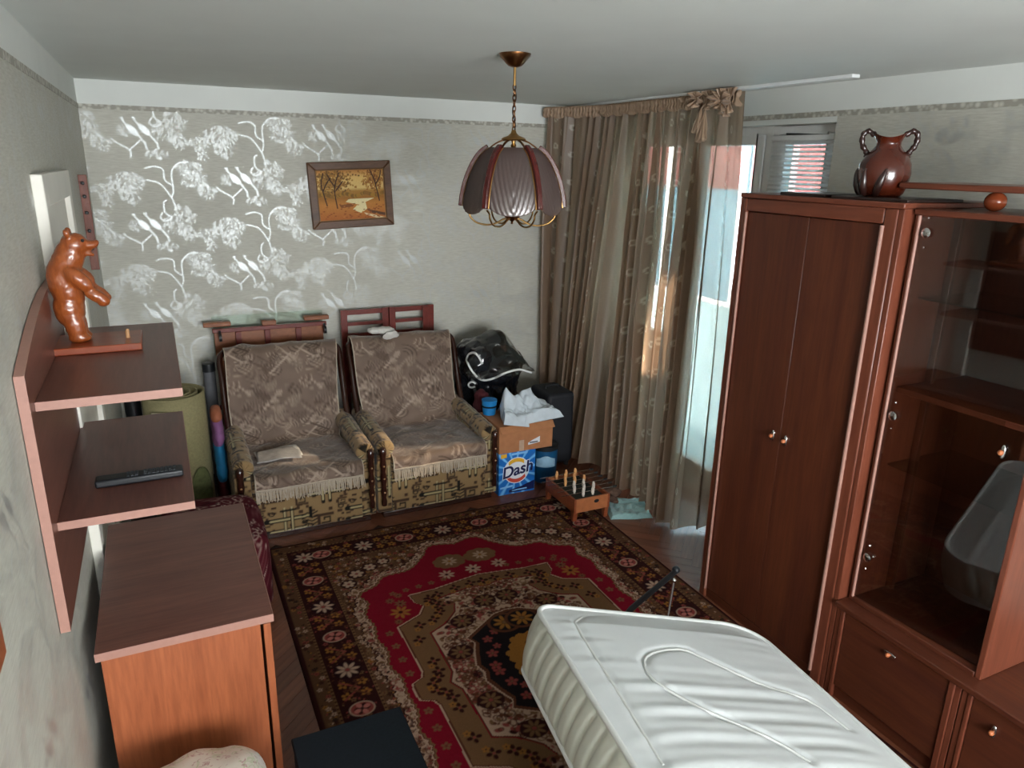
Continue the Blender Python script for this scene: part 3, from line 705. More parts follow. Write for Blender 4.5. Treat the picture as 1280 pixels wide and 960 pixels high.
# ------------------------------------------------------------------ curtain and rail
rail = solo(MB().box(2.845, 2.895, 2.50, 5.045, ZC-.016, ZC-.0005), 'curtain_rail', M_pvc, 'white double curtain rail fixed to the ceiling along the window wall', 'rail', (2.87, 3.8, ZC-.016), bevel=.003)
def curtain_mat():
    t = NT('brown_organza'); c = t.attr(); t.t.nodes.remove(t.p)
    f = t.noise(t.coords((300, 300, 4)), 2, 2); cc = t.mix(.25, c, t.ramp(f, [(.3, (.6, .6, .6)), (.7, (1.1, 1.1, 1.1))]), 'MULTIPLY')
    d = t.n('ShaderNodeBsdfDiffuse'); tl = t.n('ShaderNodeBsdfTranslucent'); tr = t.n('ShaderNodeBsdfTransparent'); gl = t.n('ShaderNodeBsdfGlossy'); gl.inputs['Roughness'].default_value = .45
    t.l(cc, d.inputs[0]); t.l(cc, tl.inputs[0]); tr.inputs[0].default_value = (.93, .86, .76, 1)
    m1 = t.n('ShaderNodeMixShader'); m1.inputs[0].default_value = .5; t.l(d.outputs[0], m1.inputs[1]); t.l(tl.outputs[0], m1.inputs[2])
    m3 = t.n('ShaderNodeMixShader'); m3.inputs[0].default_value = .06; t.l(m1.outputs[0], m3.inputs[1]); t.l(gl.outputs[0], m3.inputs[2])
    sep = t.n('ShaderNodeSeparateColor'); t.l(t.attr('Open'), sep.inputs[0])
    m2 = t.n('ShaderNodeMixShader'); t.l(sep.outputs[0], m2.inputs[0]); t.l(m3.outputs[0], m2.inputs[1]); t.l(tr.outputs[0], m2.inputs[2])
    t.l(m2.outputs[0], t.out.inputs[0]); return t.m
M_curt = curtain_mat()
cur = thing('curtain', 'gathered brown sheer curtain with embroidered square motifs at the window', 'curtain', (2.75, 4.1, 0))
def curtain():
    nx, nz = 620, 240; ytop0, ytop1 = 5.01, 3.20; u = np.linspace(0, 1, nx); z = np.linspace(0, 1, nz); U, T = np.meshgrid(u, z)   # T 0 top .. 1 bottom
    # rail line: leaves the back wall and runs to the right end
    xt = np.interp(u, [0, .10, .25, 1], [2.66, 2.76, 2.86, 2.87]); yt = ytop0+(ytop1-ytop0)*u
    yb = np.interp(u, [0, .3, .55, .8, .88, .94, 1], [4.98, 4.42, 3.75, 3.28, 3.12, 3.05, 3.05]); xb = np.interp(u, [0, .18, .35, .55, .75, .86, .93, 1], [2.70, 2.68, 2.58, 2.61, 2.60, 2.56, 2.68, 2.80])
    s = T**1.15; X = xt*(1-s)+xb*s; Y = yt*(1-s)+yb*s
    bot = np.interp(u, [0, .3, .5, .8, .86, .9, 1], [.03, .03, .055, .05, .006, .02, .03])
    Z = 2.478*(1-T)+bot*T
    ph = 2*PI*(U*17+.5*np.sin(U*23)+.25*np.sin(U*61))+T*.9*np.sin(U*9)
    amp = (.016+.030*np.clip(T*3, 0, 1))*(.75+.5*np.sin(U*37+1.3)**2)
    X = X+amp*np.sin(ph)+.010*np.sin(2.3*ph+1); Y = Y+amp*.35*np.cos(ph)+.02*vnoise(U*6, T*2, 1.5, 4)*T
    X = X+.03*vnoise(U*5, T*2.5, 1.6, 9)*T
    X = np.minimum(X, 2.985)
    # colour: brown ground, embroidered square chains
    c = np.empty((nz, nx, 3)); c[:] = lin('a0866f')
    stripe = vnoise(U*70, T*0, 1, 3); c *= (1+.06*stripe)[..., None]
    op = np.full((nz, nx), .22)
    W = 5.2; motif = lin('cdbca4')
    colm = np.floor(U*W/.36); cx_ = np.mod(U*W, .36)-.18; zz = (1-T)*2.45
    k = np.zeros_like(U)
    for ox, oy, per in ((0, 0, .19), (.075, .095, .19)):
        row = np.mod(zz+oy+.06*colm, per)-per/2; ax, ay = np.abs(cx_-ox), np.abs(row); r1 = np.maximum(ax, ay)
        k = np.maximum(k, ((r1 > .010) & (r1 < .022) & ~((ax > .013) & (ay > .013))).astype(float))
    k *= .8
    k = np.clip(k, 0, 1); c = c*(1-k[..., None])+np.array(motif)*k[..., None]; op = op*(1-k)+.05*k
    pts = np.stack([X, Y, Z], -1)
    o = grid('fabric', pts, M_curt, cur, c); a = o.data.color_attributes.new('Open', 'FLOAT_COLOR', 'POINT'); q = np.ones((nx*nz, 4), np.float32); q[:, :3] = op.reshape(-1, 1); a.data.foreach_set('color', q.ravel())
    # gathered heading and the bow at its end
    nx2, nz2 = 620, 14; U, T = np.meshgrid(np.linspace(0, 1, nx2), np.linspace(0, 1, nz2))
    X = np.interp(U, [0, .10, .25, 1], [2.66, 2.76, 2.86, 2.87])-.02+.012*np.sin(U*2*PI*70+T*2)*(1+.6*np.sin(T*9))+.008*vnoise(U*40, T*3, 2, 6)-.018*np.sin(T*PI); Y = ytop0+(ytop1-ytop0)*U+.004*np.sin(U*300)
    Z = 2.482-T*.075+.006*np.sin(U*80)*T; c2 = np.empty((nz2, nx2, 3)); c2[:] = lin('9a8068'); o2 = grid('heading', np.stack([X, Y, Z], -1), M_bow, cur, c2)
M_bow = vcol('gathered_brown_satin', .55, .4, .2)
curtain()
M_bows = plain('brown_bow_satin', 'a98d74', .5, sheen=.3)
def ruffle(c, r0, r1, a0, a1, n, seed, drop=0):
    """a fan of gathered cloth in the curtain's plane"""
    U, V = np.meshgrid(np.linspace(0, 1, 90), np.linspace(0, 1, 14)); a = a0+(a1-a0)*U; r = r0+(r1-r0)*V*(1+.25*vnoise(U*6, U*0, 1, seed))
    X = c[0]-.014*V+.020*V*np.sin(U*2*PI*n)+.02*vnoise(U*7, V, 2, seed)*V; Y = c[1]+r*np.cos(a); Z = np.minimum(c[2]+r*np.sin(a)-drop*V*V, 2.49)
    grid('bow_ruffle', np.stack([X, Y, Z], -1), M_bows, cur, None, .002)
ruffle((2.815, 3.25, 2.440), .008, .085, -2.2, 2.6, 11, 3); ruffle((2.800, 3.30, 2.430), .008, .070, -.6, 4.2, 9, 5); ruffle((2.82, 3.42, 2.450), .006, .060, .4, 5.4, 9, 7); ruffle((2.80, 3.50, 2.455), .006, .05, 0, 5.8, 7, 8)
ruffle((2.785, 3.40, 2.40), .005, .15, -1.85, -1.35, 4, 9, .02); ruffle((2.79, 3.44, 2.41), .005, .11, -1.9, -1.3, 3, 11, .02)

# ------------------------------------------------------------------ chandelier
LC = Vector((1.325, 2.775, 0)); lx, ly = LC.x, LC.y
M_oldbrass = plain('aged_brass', '7e5636', .3, 1, var=.15); M_mahog = wood('mahogany_slat', '3c100e', '5a1c17', (8, 8, 1), .25, .5, .4)
def smoke_mat():
    t = NT('smoked_pressed_glass'); t.t.nodes.remove(t.p); v = t.coords((1, 1, 1)); w_ = t.n('ShaderNodeTexWave', wave_type='BANDS'); w_.inputs['Scale'].default_value = 60; t.l(v, w_.inputs[0])
    tr = t.n('ShaderNodeBsdfTransparent'); tr.inputs[0].default_value = (.62, .52, .50, 1); d = t.n('ShaderNodeBsdfDiffuse'); d.inputs[0].default_value = (*lin('7a6661'), 1); tl = t.n('ShaderNodeBsdfTranslucent'); tl.inputs[0].default_value = (*lin('8c7872'), 1)
    gl = t.n('ShaderNodeBsdfGlossy'); gl.inputs['Roughness'].default_value = .28
    m0 = t.n('ShaderNodeMixShader'); m0.inputs[0].default_value = .5; t.l(d.outputs[0], m0.inputs[1]); t.l(tl.outputs[0], m0.inputs[2])
    m1 = t.n('ShaderNodeMixShader'); m1.inputs[0].default_value = .42; t.l(m0.outputs[0], m1.inputs[1]); t.l(tr.outputs[0], m1.inputs[2])
    m2 = t.n('ShaderNodeMixShader'); m2.inputs[0].default_value = .10; t.l(m1.outputs[0], m2.inputs[1]); t.l(gl.outputs[0], m2.inputs[2])
    t.l(m2.outputs[0], t.out.inputs[0]); return t.m
M_smoke = smoke_mat()
L = thing('chandelier', 'pendant lamp with smoked glass panels between mahogany slats', 'lamp', (lx, ly, 1.85))
MB().lathe([(0, 2.4995), (.062, 2.4995), (.060, 2.490), (.046, 2.476), (.034, 2.462), (.026, 2.455), (.010, 2.450), (0, 2.450)], (lx, ly, 0), 32).build('ceiling_canopy', M_oldbrass, L, sm=50)
MB().tube([(lx, ly, 2.452), (lx, ly, 2.384)], .0055, 12).build('rod', M_brass, L, sm=50)
for k in range(9):
    z = 2.378-.0195*k; n = 14; a = (k % 2)*PI/2; P = []
    for i in range(n):
        t = 2*PI*i/n; P.append((lx+.0065*math.cos(t)*math.cos(a), ly+.0065*math.cos(t)*math.sin(a), z+.0135*math.sin(t)))
    MB().tube(P, .0022, 6, closed=True).build('chain_link', M_oldbrass, L, sm=60)
MB().tube(spline([(lx, ly, 2.39), (lx+.008, ly, 2.34), (lx-.007, ly, 2.29), (lx+.007, ly, 2.24), (lx, ly, 2.205)], 24), .0022, 6).build('cord', M_black, L, sm=60)
MB().lathe([(0, 2.222), (.008, 2.220), (.012, 2.208), (.024, 2.198), (.046, 2.190), (.050, 2.184), (.046, 2.180), (0, 2.180)], (lx, ly, 0), 28).build('cap', M_brass, L, sm=50)
MB().lathe([(0, 2.180), (.010, 2.180), (.007, 2.170), (.012, 2.160), (.007, 2.150), (.010, 2.140), (.006, 2.13), (0, 2.13)], (lx, ly, 0), 20).build('stem', M_brass, L, sm=50)
phi0 = math.atan2(-ly, -lx)                          # towards the viewer's side of the room: a panel faces the room's near wall
LP = [(.098, 2.150), (.128, 2.128), (.158, 2.085), (.182, 2.030), (.197, 1.975), (.205, 1.922)]
prof_l = spline(LP, 20)
for k in range(6):
    a = phi0+PI/6+k*PI/3; ca, sa = math.cos(a), math.sin(a); vs = []; fs = []; n = len(prof_l); hw = .0105
    for i, (r, z) in enumerate(prof_l):
        t = prof_l[min(i+1, n-1)]-prof_l[max(i-1, 0)]; t /= np.linalg.norm(t); nr, nz_ = -t[1], t[0]
        if nr < 0: nr, nz_ = -nr, -nz_
        d = .017
        for off, sd in ((d, -1), (d, 1), (-.012, 1), (-.012, -1)):
            rr_, zz = r+nr*off, z+nz_*off; vs.append((lx+rr_*ca-sd*hw*sa, ly+rr_*sa+sd*hw*ca, zz))
    for i in range(n-1):
        for q_ in range(4): fs.append((i*4+q_, i*4+(q_+1) % 4, i*4+4+(q_+1) % 4, i*4+4+q_))
    fs += [(0, 1, 2, 3), tuple(4*(n-1)+q_ for q_ in (3, 2, 1, 0))]
    rb_ = MB().add(vs, fs).build('slat', M_mahog, L, bevel=.003)
    for sd in (-1, 1):
        MB().tube([(lx+r*ca-sd*.012*sa, ly+r*sa+sd*.012*ca, z) for r, z in prof_l], .0022, 6).build('brass_edge', M_brass, rb_, sm=60)
    MB().tube([(lx+r*ca, ly+r*sa, z) for r, z in spline([(.030, 2.183), (.055, 2.176), (.08, 2.162), (.098, 2.148)], 12)], .003, 8).build('arm', M_oldbrass, L, sm=60)
    a = phi0+k*PI/3; nu, nv = 28, 40; U, V = np.meshgrid(np.linspace(-1, 1, nu), np.linspace(0, 1, nv)); pr = spline(LP+[(.206, 1.895)], nv)
    drop = 1-.20*np.abs(U)**2.2                       # scalloped lower edge
    idx = np.clip(V*drop*(nv-1), 0, nv-1); r = np.interp(idx, np.arange(nv), pr[:, 0]); zz = np.interp(idx, np.arange(nv), pr[:, 1])
    swag = .0022*np.sin(40*(V*.75-.62*(1-np.abs(U))**1.3))*np.clip(V*2.5-.3, 0, 1); r = r*math.cos(PI/6)*(1+.06*(1-U*U))+swag
    wd = np.interp(idx, np.arange(nv), pr[:, 0])*math.sin(PI/6)-.010; tx = U*wd
    grid('shade_panel', np.stack([lx+r*math.cos(a)-tx*math.sin(a), ly+r*math.sin(a)+tx*math.cos(a), zz], -1), M_smoke, L, None, .003)
    # scroll wires below
    a2 = phi0+PI/6+k*PI/3; P = spline([(.0, 1.880), (.035, 1.872), (.065, 1.856), (.10, 1.848), (.145, 1.856), (.172, 1.880), (.178, 1.902), (.196, 1.916)], 26)
    MB().tube([(lx+r*math.cos(a2), ly+r*math.sin(a2), z) for r, z in P], .0038, 8).build('scroll', M_brass, L, sm=60)
MB().lathe([(0, 1.852), (.006, 1.855), (.004, 1.862), (.010, 1.868), (.030, 1.880), (.034, 1.888), (.012, 1.893), (0, 1.893)], (lx, ly, 0), 24).build('finial', M_oldbrass, L, sm=50)
MB().lathe([(.0, 1.893), (.06, 1.897), (.105, 1.915), (.125, 1.945), (.122, 1.945), (.10, 1.918), (0, 1.900)], (lx, ly, 0), 32).build('bowl', glass_mat('frosted_bowl', (.9, .9, .88), 2, .3), L, sm=60)
MB().tube([(lx, ly, 2.135), (lx, ly, 1.89)], .004, 8).build('centre_rod', M_brass, L, sm=50)

# ------------------------------------------------------------------ painting
pt = thing('framed_painting', 'autumn river landscape painting in a brown wooden frame', 'painting', (1.205, YB, 1.865))
M_pf = wood('brown_frame_wood', '4e3320', '6b4a30', (2, 6, 6), .45, .4); M_pfg = plain('gilt_slip', '8d6a40', .45, .3)
pw, phh = .278, .215
for s in (-1, 1):
    o_ = MB().prism([(-pw, s*phh), (pw, s*phh), (pw-.052, s*(phh-.052)), (-pw+.052, s*(phh-.052))], 'y', -.03, -.002); o_.v = [(p[0]+1.205, p[1]+YB, p[2]+1.865) for p in o_.v]; o_.build('frame_bar', M_pf, pt, bevel=.006)
    o_ = MB().prism([(s*pw, -phh), (s*pw, phh), (s*(pw-.052), phh-.052), (s*(pw-.052), -phh+.052)], 'y', -.03, -.002); o_.v = [(p[0]+1.205, p[1]+YB, p[2]+1.865) for p in o_.v]; o_.build('frame_bar', M_pf, pt, bevel=.006)
sp = frame_rect(MB(), YB-.022, YB-.014, 1.205-pw+.046, 1.205+pw-.046, 1.865-phh+.046, 1.865+phh-.046, .010, 'x').build('inner_slip', M_pfg, pt, bevel=.002)
def painting():
    W, H = 2*(pw-.055), 2*(phh-.055); r = Raster(W, H, .0024, lin('c79a55')); rr = random.Random(8); X, Y = r.X/W, r.Y/H
    def grad(stops):
        ys = [s[0] for s in stops]; C = np.array([lin(s[1]) for s in stops]); return np.stack([np.interp(Y, ys, C[:, i]) for i in range(3)], -1)
    r.a = grad([(0, 'a85f26'), (.32, 'b97a34'), (.44, '9a6626'), (.58, 'a87a34'), (.64, 'd8b874'), (.85, 'd9b26a'), (1, 'b9793a')])
    P = lambda L: [(x*W, y*H) for x, y in L]
    r.poly(P([(.45, .42), (.85, .42), (.70, .34), (.72, .2), (.62, .12), (.50, .2), (.58, .3), (.40, .36)]), lin('e2d3a0'))
    r.poly(P([(.70, .2), (1, .1), (1, .04), (.80, .1)]), lin('5a3a22')); r.poly(P([(.66, .13), (1, .0), (.86, .0), (.7, .08)]), lin('d8c49a'))
    r.poly(P([(.30, .30), (.55, .33), (.5, .26), (.33, .24)]), lin('7d4a1e'))
    for cx_, cy_, s, n, cs in ((.12, .78, .16, 260, ('7a5a2a', '8f6a30', 'a87a38')), (.30, .80, .18, 320, ('8a6228', 'a37434', '6b4a22')), (.86, .82, .17, 320, ('96622a', '7a4c22', 'b0803c')), (.5, .5, .42, 0, ())):
        for _ in range(n):
            x, y = rr.gauss(cx_, s*.55), rr.gauss(cy_, s*.8); r.ell(x*W, y*H, .007, .005, lin(rr.choice(cs)), rr.random()*3)
    for x in np.linspace(.0, 1, 60): r.ell(x*W, H*(.50+.03*math.sin(x*20)), .012, .012, lin(rr.choice(('8a6226', 'a07428', '7a5a24'))))
    for T in ([(.12, .30), (.08, .55), (.06, .75), (.10, .95)], [(.27, .24), (.25, .5), (.26, .7), (.33, .95)], [(.92, .36), (.89, .6), (.86, .8), (.80, 1)], [(.26, .66), (.2, .8), (.16, .92)], [(.08, .6), (.14, .75), (.2, .85)], [(.88, .7), (.95, .85), (.97, .97)], [(.27, .6), (.33, .7), (.38, .78)]):
        r.line(P([tuple(p) for p in spline(T, 10)]), .0075, lin('3a2214'))
    for _ in range(70): r.ell(rr.random()*W, rr.random()*.34*H, .007, .003, lin(rr.choice(('8a4a1c', 'c07a3a', '7a3e18'))))
    Xw = 1.205-W/2+r.X; Zw = 1.865-H/2+r.Y
    grid('canvas', np.stack([Xw, np.full_like(Xw, YB-.018), Zw], -1), vcol('oil_paint', .6, .3, 0, 200, .15), pt, r.a)
painting()
pt.rotation_euler = (0, math.radians(-2.6), 0)
# ------------------------------------------------------------------ left wall: shelf unit, bear, remote, rack
sh = thing('wall_shelf', 'brown two-tier shelf on a curved-top panel mounted on the left wall', 'shelf', (XL+.01, 2.3, .945))
x0, x1 = XL+.004, XL+.026; ya, yb_ = 1.895, 2.70
top = [(ya+(2.50-ya)*math.sin(t), 1.615+.105*(1-math.cos(t))**.0*math.sin(t)**.9 if 0 else 1.615+.105*(1-(1-math.sin(t))**1.6)) for t in np.linspace(0, PI/2, 18)]
poly = [(ya, .945)]+[(float(a), float(b)) for a, b in top]+[(yb_, 1.725), (yb_, .945)]
MB().prism(poly, 'x', x0, x1).build('back_panel', M_shelf, sh, bevel=.001)
eb = MB(); E_ = [(ya, .945)]+[(float(a), float(b)) for a, b in top]+[(yb_, 1.725)]
for (p, q) in zip(E_[:-1], E_[1:]):
    d = Vector((q[0]-p[0], q[1]-p[1])); n_ = Vector((-d.y, d.x)).normalized()*.0012
    eb.add([(x0, p[0], p[1]), (x1, p[0], p[1]), (x1, q[0], q[1]), (x0, q[0], q[1]), (x0, p[0]+n_.x, p[1]+n_.y), (x1, p[0]+n_.x, p[1]+n_.y), (x1, q[0]+n_.x, q[1]+n_.y), (x0, q[0]+n_.x, q[1]+n_.y)],
           [(0, 3, 2, 1), (4, 5, 6, 7), (0, 1, 5, 4), (1, 2, 6, 5), (2, 3, 7, 6), (3, 0, 4, 7)])
eb.build('edge_band', M_edge, sh)
for z, yn, yf, xe in ((1.512, 1.955, 2.80, .012), (1.192, 1.965, 2.76, .010)):
    b = MB().box(x1+.0005, xe, yn, yf, z, z+.022).build('shelf_board', M_shelf, sh, bevel=.001)
    MB().box(x1+.0005, xe+.001, yn-.0014, yn-.0001, z, z+.022).build('edge_band', M_edge, b)
    MB().box(xe+.0001, xe+.0014, yn, yf, z, z+.022).build('edge_band', M_edge, b)
# bear
SZ = 1.5345; by = 2.50
M_bear = wood('varnished_carved_wood', '7a3614', 'a05628', (26, 26, 5), .32, .5, .4)
br = thing('bear_figurine', 'carved varnished wooden bear standing upright on a plank', 'figurine', (-.25, by, SZ))
MB().box(-.316, -.080, 2.405, 2.60, SZ, SZ+.022).build('base_plank', wood('reddish_plank', '8a3a1c', 'a04c28', (1, 6, 6), .35, .5, .2), br, bevel=.003)
MB().tube([(-.118, 2.49, SZ+.022), (-.118, 2.49, SZ+.042), (-.116, 2.49, SZ+.05)], [.006, .006, .004], 8).build('wooden_peg', plain('pale_wood', 'b88a5e', .5), br, sm=50)
bz = SZ+.022
bear = MB(); E = lambda x, y, z, r, ang=0: bear.ellipsoid((x, by+y, bz+z), r, 16, Matrix.Rotation(ang, 3, 'Y'))
E(-.262, 0, .170, (.046, .046, .085), -.18)           # trunk
E(-.262, 0, .100, (.043, .046, .060)); E(-.254, 0, .225, (.043, .044, .058), .25)
for s in (-1, 1):
    E(-.252, s*.022, .055, (.029, .024, .062), -.12); E(-.244, s*.022, .013, (.032, .022, .0145))   # legs and feet
    E(-.222, s*.043, .190, (.046, .020, .024), .85); E(-.186, s*.038, .140, (.038, .017, .019), .65); E(-.168, s*.034, .122, (.019, .018, .017))   # arms
    E(-.238, s*.030, .322, (.010, .009, .014), -.2)   # ears
E(-.240, 0, .255, (.040, .038, .045)); E(-.224, 0, .288, (.038, .036, .034), .1)                    # neck and head
E(-.190, 0, .285, (.030, .019, .014), -.05); E(-.194, 0, .261, (.022, .014, .008), .38); E(-.166, 0, .292, (.008, .010, .008))   # muzzle, jaw, nose
bb_ = blob('body', bear, M_bear, br, .0045, 5, .004, .015)
for s in (-1, 1): MB().ellipsoid((-.200, by+s*.026, bz+.300), (.005, .004, .005), 8).build('eye', M_black, bb_)
# remote
rm = thing('remote_control', 'long black remote control on the lower wall shelf', 'remote', (-.12, 2.165, 1.2145))
rz = 1.2145; MB().box(-.232, -.008, 2.142, 2.190, rz, rz+.022).build('body', M_black, rm, bevel=.006, seg=3)
btn = None; M_btn = plain('dark_grey_rubber', '2b3036', .6)
for i in range(13):
    for j in range(3):
        if i in (0, 4): continue
        x, y = -.16+i*.0108, 2.153+j*.013
        if btn is None: btn = MB().box(x-.0036, x+.0036, y-.004, y+.004, rz+.0215, rz+.0242).build('button', M_btn, rm, bevel=.001); bx0, by0 = x, y
        else:
            o = bpy.data.objects.new('button', btn.data); col.objects.link(o); o.parent = rm; o.location = (x-bx0, y-by0, 0)
# peg rack near the corner
M_rack = wood('reddish_rack_wood', '6a3522', '854632', (6, 6, .6), .4)
rk = thing('peg_rack', 'narrow reddish wooden peg rack hanging in the corner above the bear', 'rack', (XL, 4.36, 1.55))
MB().box(XL+.0005, XL+.040, 4.36, 4.385, 1.52, 1.995).build('backboard', M_rack, rk, bevel=.002)
for z in (1.955, 1.89, 1.81, 1.72, 1.63): MB().lathe([(0, 0), (.006, 0), (.005, .012), (.009, .020), (.006, .026), (0, .027)], seg=12).build('peg', M_black, rk, sm=50).matrix_local = Matrix.Translation((.02+XL-XL, -.0+.0, z-1.55)) @ Matrix.Rotation(PI/2, 4, 'X')
for o in [o for o in rk.children if o.name.startswith('peg')]:
    o.data.transform(Matrix.Translation((XL, 4.36, 1.55)))            # undo the origin shift made by build()
# wooden frame at the edge of view on the left wall
wfz = thing('wall_ledge', 'orange wooden ledge fixed to the left wall past the shelf', 'ledge', (XL, 1.1, 1.27))
MB().box(XL+.002, XL+.018, .80, 1.34, 1.270, 1.340).build('back_board', M_dside, wfz, bevel=.002)
MB().box(XL+.0185, XL+.05, .60, .95, 1.270, 1.288).build('ledge_board', M_dside, wfz, bevel=.002)

# ------------------------------------------------------------------ dresser
DX0, DX1, DY0, DY1, DZ = -.290, .192, 2.055, 2.885, .757
dr = thing('dresser', 'low cabinet with a brown board top and orange cherry sides below the wall shelf', 'cabinet', ((DX0+DX1)/2, 2.47, 0))
tp = MB().box(DX0, DX1, DY0, DY1, DZ-.026, DZ).build('top_board', M_dress, dr, bevel=.002)
MB().box(DX0, DX1, DY0-.0016, DY0-.0001, DZ-.026, DZ).build('edge_band', M_edge, tp); MB().box(DX1+.0001, DX1+.0016, DY0, DY1, DZ-.026, DZ).build('edge_band', M_edge, tp)
MB().box(DX0+.012, DX1-.038, DY0+.012, DY0+.032, 0, DZ-.027).build('side_panel', M_dside, dr, bevel=.002)
MB().box(DX0+.012, DX1-.038, DY1-.032, DY1-.012, 0, DZ-.027).build('side_panel', M_dside, dr, bevel=.002)
MB().box(DX0+.012, DX0+.02, DY0+.032, DY1-.032, 0, DZ-.027).build('back_panel', M_dress, dr)
MB().box(DX0+.02, DX1-.05, DY0+.033, DY1-.033, .05, .07).build('bottom_panel', M_dside, dr)
for a, b in ((DY0+.006, 2.469), (2.471, DY1-.006)):
    d = MB().box(DX1-.030, DX1-.008, a, b, .03, DZ-.034).build('door', M_dside, dr, bevel=.002); MB().tube([(DX1-.008, 2.47+(.03 if a > 2.4 else -.03), .5), (DX1+.012, 2.47+(.03 if a > 2.4 else -.03), .5)], .008, 10).build('knob', M_brass, d, sm=50)

# ------------------------------------------------------------------ floor things near the camera
spk = thing('black_box', 'black felt covered box standing on the rug beside the dresser', 'box', (.38, 1.70, .013))
MB().box(.208, .552, 1.46, 1.955, .013, .35).build('body', M_dark, spk, bevel=.008)
MB().box(.203, .557, 1.455, 1.960, .3505, .362).build('lid', M_dark, spk, bevel=.005)
def bedding_mat():
    t = NT('flowered_satin').set(.35, 0, .5, 0, .3); v = t.coords(); n1 = t.noise(v, 9, 2, .5, 2.0); n2 = t.noise(v, 22, 2, .5, 3)
    a = t.ramp(n1, [(.40, lin('ddd5c8')), (.52, lin('d9d2c4')), (.56, lin('b9c09a')), (.60, lin('dcd6c8'))])
    b = t.ramp(n2, [(.60, (1, 1, 1)), (.66, lin('c98f98')), (.70, (1, 1, 1))])
    t.l(t.mix(1, a, b, 'MULTIPLY'), t.p.inputs['Base Color']); return t.m
bd = thing('bedding_bundle', 'pale satin bedding with green and pink flowers heaped before the dresser', 'bedding', (-.06, 1.62, 0))
b = MB(); b.ellipsoid((-.05, 1.60, .14), (.20, .34, .16)); b.ellipsoid((-.05, 1.62, .32), (.19, .33, .15)); b.ellipsoid((-.06, 1.66, .41), (.17, .30, .10)); b.ellipsoid((.03, 1.72, .38), (.10, .24, .12)); b.ellipsoid((-.15, 1.72, .40), (.11, .22, .10))
blob('cover', b, bedding_mat(), bd, .012, 10, .045, .22)

# ------------------------------------------------------------------ mattress, tilted on the lifted bed base
camd = lambda px, py: _n([px-640, py-480, FPX])
Lc = camd(363, 266); a_, b_ = camd(690, 762), camd(925, 785); Wc = a_-b_*(a_@Lc)/(b_@Lc); Wc = _n(Wc); Wc = Wc if Wc[0] > 0 else -Wc
ML, MW = Vector(RC@Lc), Vector(RC@Wc); MT = MW.cross(ML).normalized(); MT = MT if MT.z > 0 else -MT
MWID, MLEN, MTH = .86, 1.90, .205
P0 = Vector((.9966, 1.8143, .7096))-MW*.020+ML*.010                  # far left upper corner
def mp(l, w, t): return P0-ML*l+MW*w+MT*(t)          # l from the far end, w from the left edge, t up from the upper edge plane
M_tick = plain('white_mattress_ticking', 'd0d4d5', .45, var=.03, nscale=14, bump=.08, sheen=.2); M_pip = plain('white_piping', 'd8dad8', .5, var=.02); M_band = plain('quilted_side_ticking', 'cdcfc4', .4, var=.05, nscale=10, coat=.25)
mt = thing('mattress', 'white single mattress with quilted seams lying tilted on the bed base', 'mattress', tuple(mp(.95, .43, -MTH)))
RAD = {'fl': .065, 'fr': .13, 'nr': .09, 'nl': .09}
def outline(n_c=12):
    P = []
    for k_, sl, sw, a0 in (('fl', 0, 0, PI), ('fr', 0, 1, PI/2), ('nr', 1, 1, 0), ('nl', 1, 0, -PI/2)):
        r = RAD[k_]; cl = r if not sl else MLEN-r; cw = r if not sw else MWID-r
        for i in range(n_c+1):
            a = {'fl': -PI/2, 'fr': PI, 'nr': PI/2, 'nl': 0}[k_]-PI/2*i/n_c
            P.append((cl+r*math.cos(a), cw+r*math.sin(a)))
    return P
def dense(P, step):
    out = []
    for p, q in zip(P, P[1:]+P[:1]):
        d = math.hypot(q[0]-p[0], q[1]-p[1]); n = max(1, int(d/step))
        for i in range(n): out.append((p[0]+(q[0]-p[0])*i/n, p[1]+(q[1]-p[1])*i/n))
    return out
OUT = dense(outline(), .008)
nv = 16; S_ = np.r_[0, np.cumsum([math.hypot(q[0]-p[0], q[1]-p[1]) for p, q in zip(OUT, OUT[1:])])]
pts = np.zeros((nv, len(OUT), 3))
for j in range(nv):
    t = j/(nv-1)
    for i, (l, w_) in enumerate(OUT):
        p, q = OUT[i-1], OUT[(i+1) % len(OUT)]; d = Vector((q[0]-p[0], q[1]-p[1])).normalized(); nrm = Vector((d.y, -d.x)); c_ = Vector((l-MLEN/2, w_-MWID/2))
        if nrm.dot(c_) < 0: nrm = -nrm
        seam = abs(math.sin(PI*(S_[i]-t*.05)/.066)); off = .008*math.sin(PI*t)+.011*(1-(1-min(1, seam*1.15))**2)*math.sin(PI*t)**.4
        pts[j, i] = mp(l+nrm.x*off, w_+nrm.y*off, -MTH*t)
grid('side_band', pts, M_band, mt, None, 0, True)
ny, nx = 320, 90; V, U = np.meshgrid(np.linspace(0, 1, ny), np.linspace(-1, 1, nx), indexing='ij'); lpos = MLEN*(.5-.5*np.cos(PI*V))
def edge(lp, far, near):                                # how far a rounded corner pulls the edge in
    d1 = np.clip(RAD[far]-lp, 0, RAD[far]); d2 = np.clip(lp-(MLEN-RAD[near]), 0, RAD[near])
    return RAD[far]-np.sqrt(np.maximum(RAD[far]**2-d1**2, 0))+RAD[near]-np.sqrt(np.maximum(RAD[near]**2-d2**2, 0))
w0, w1 = edge(lpos, 'fl', 'nl'), MWID-edge(lpos, 'fr', 'nr'); wpos = w0+(w1-w0)*(U+1)/2
dome = .022*np.clip((1-np.abs(U)**4)*np.minimum(1, np.minimum(lpos, MLEN-lpos)/.12), 0, 1)
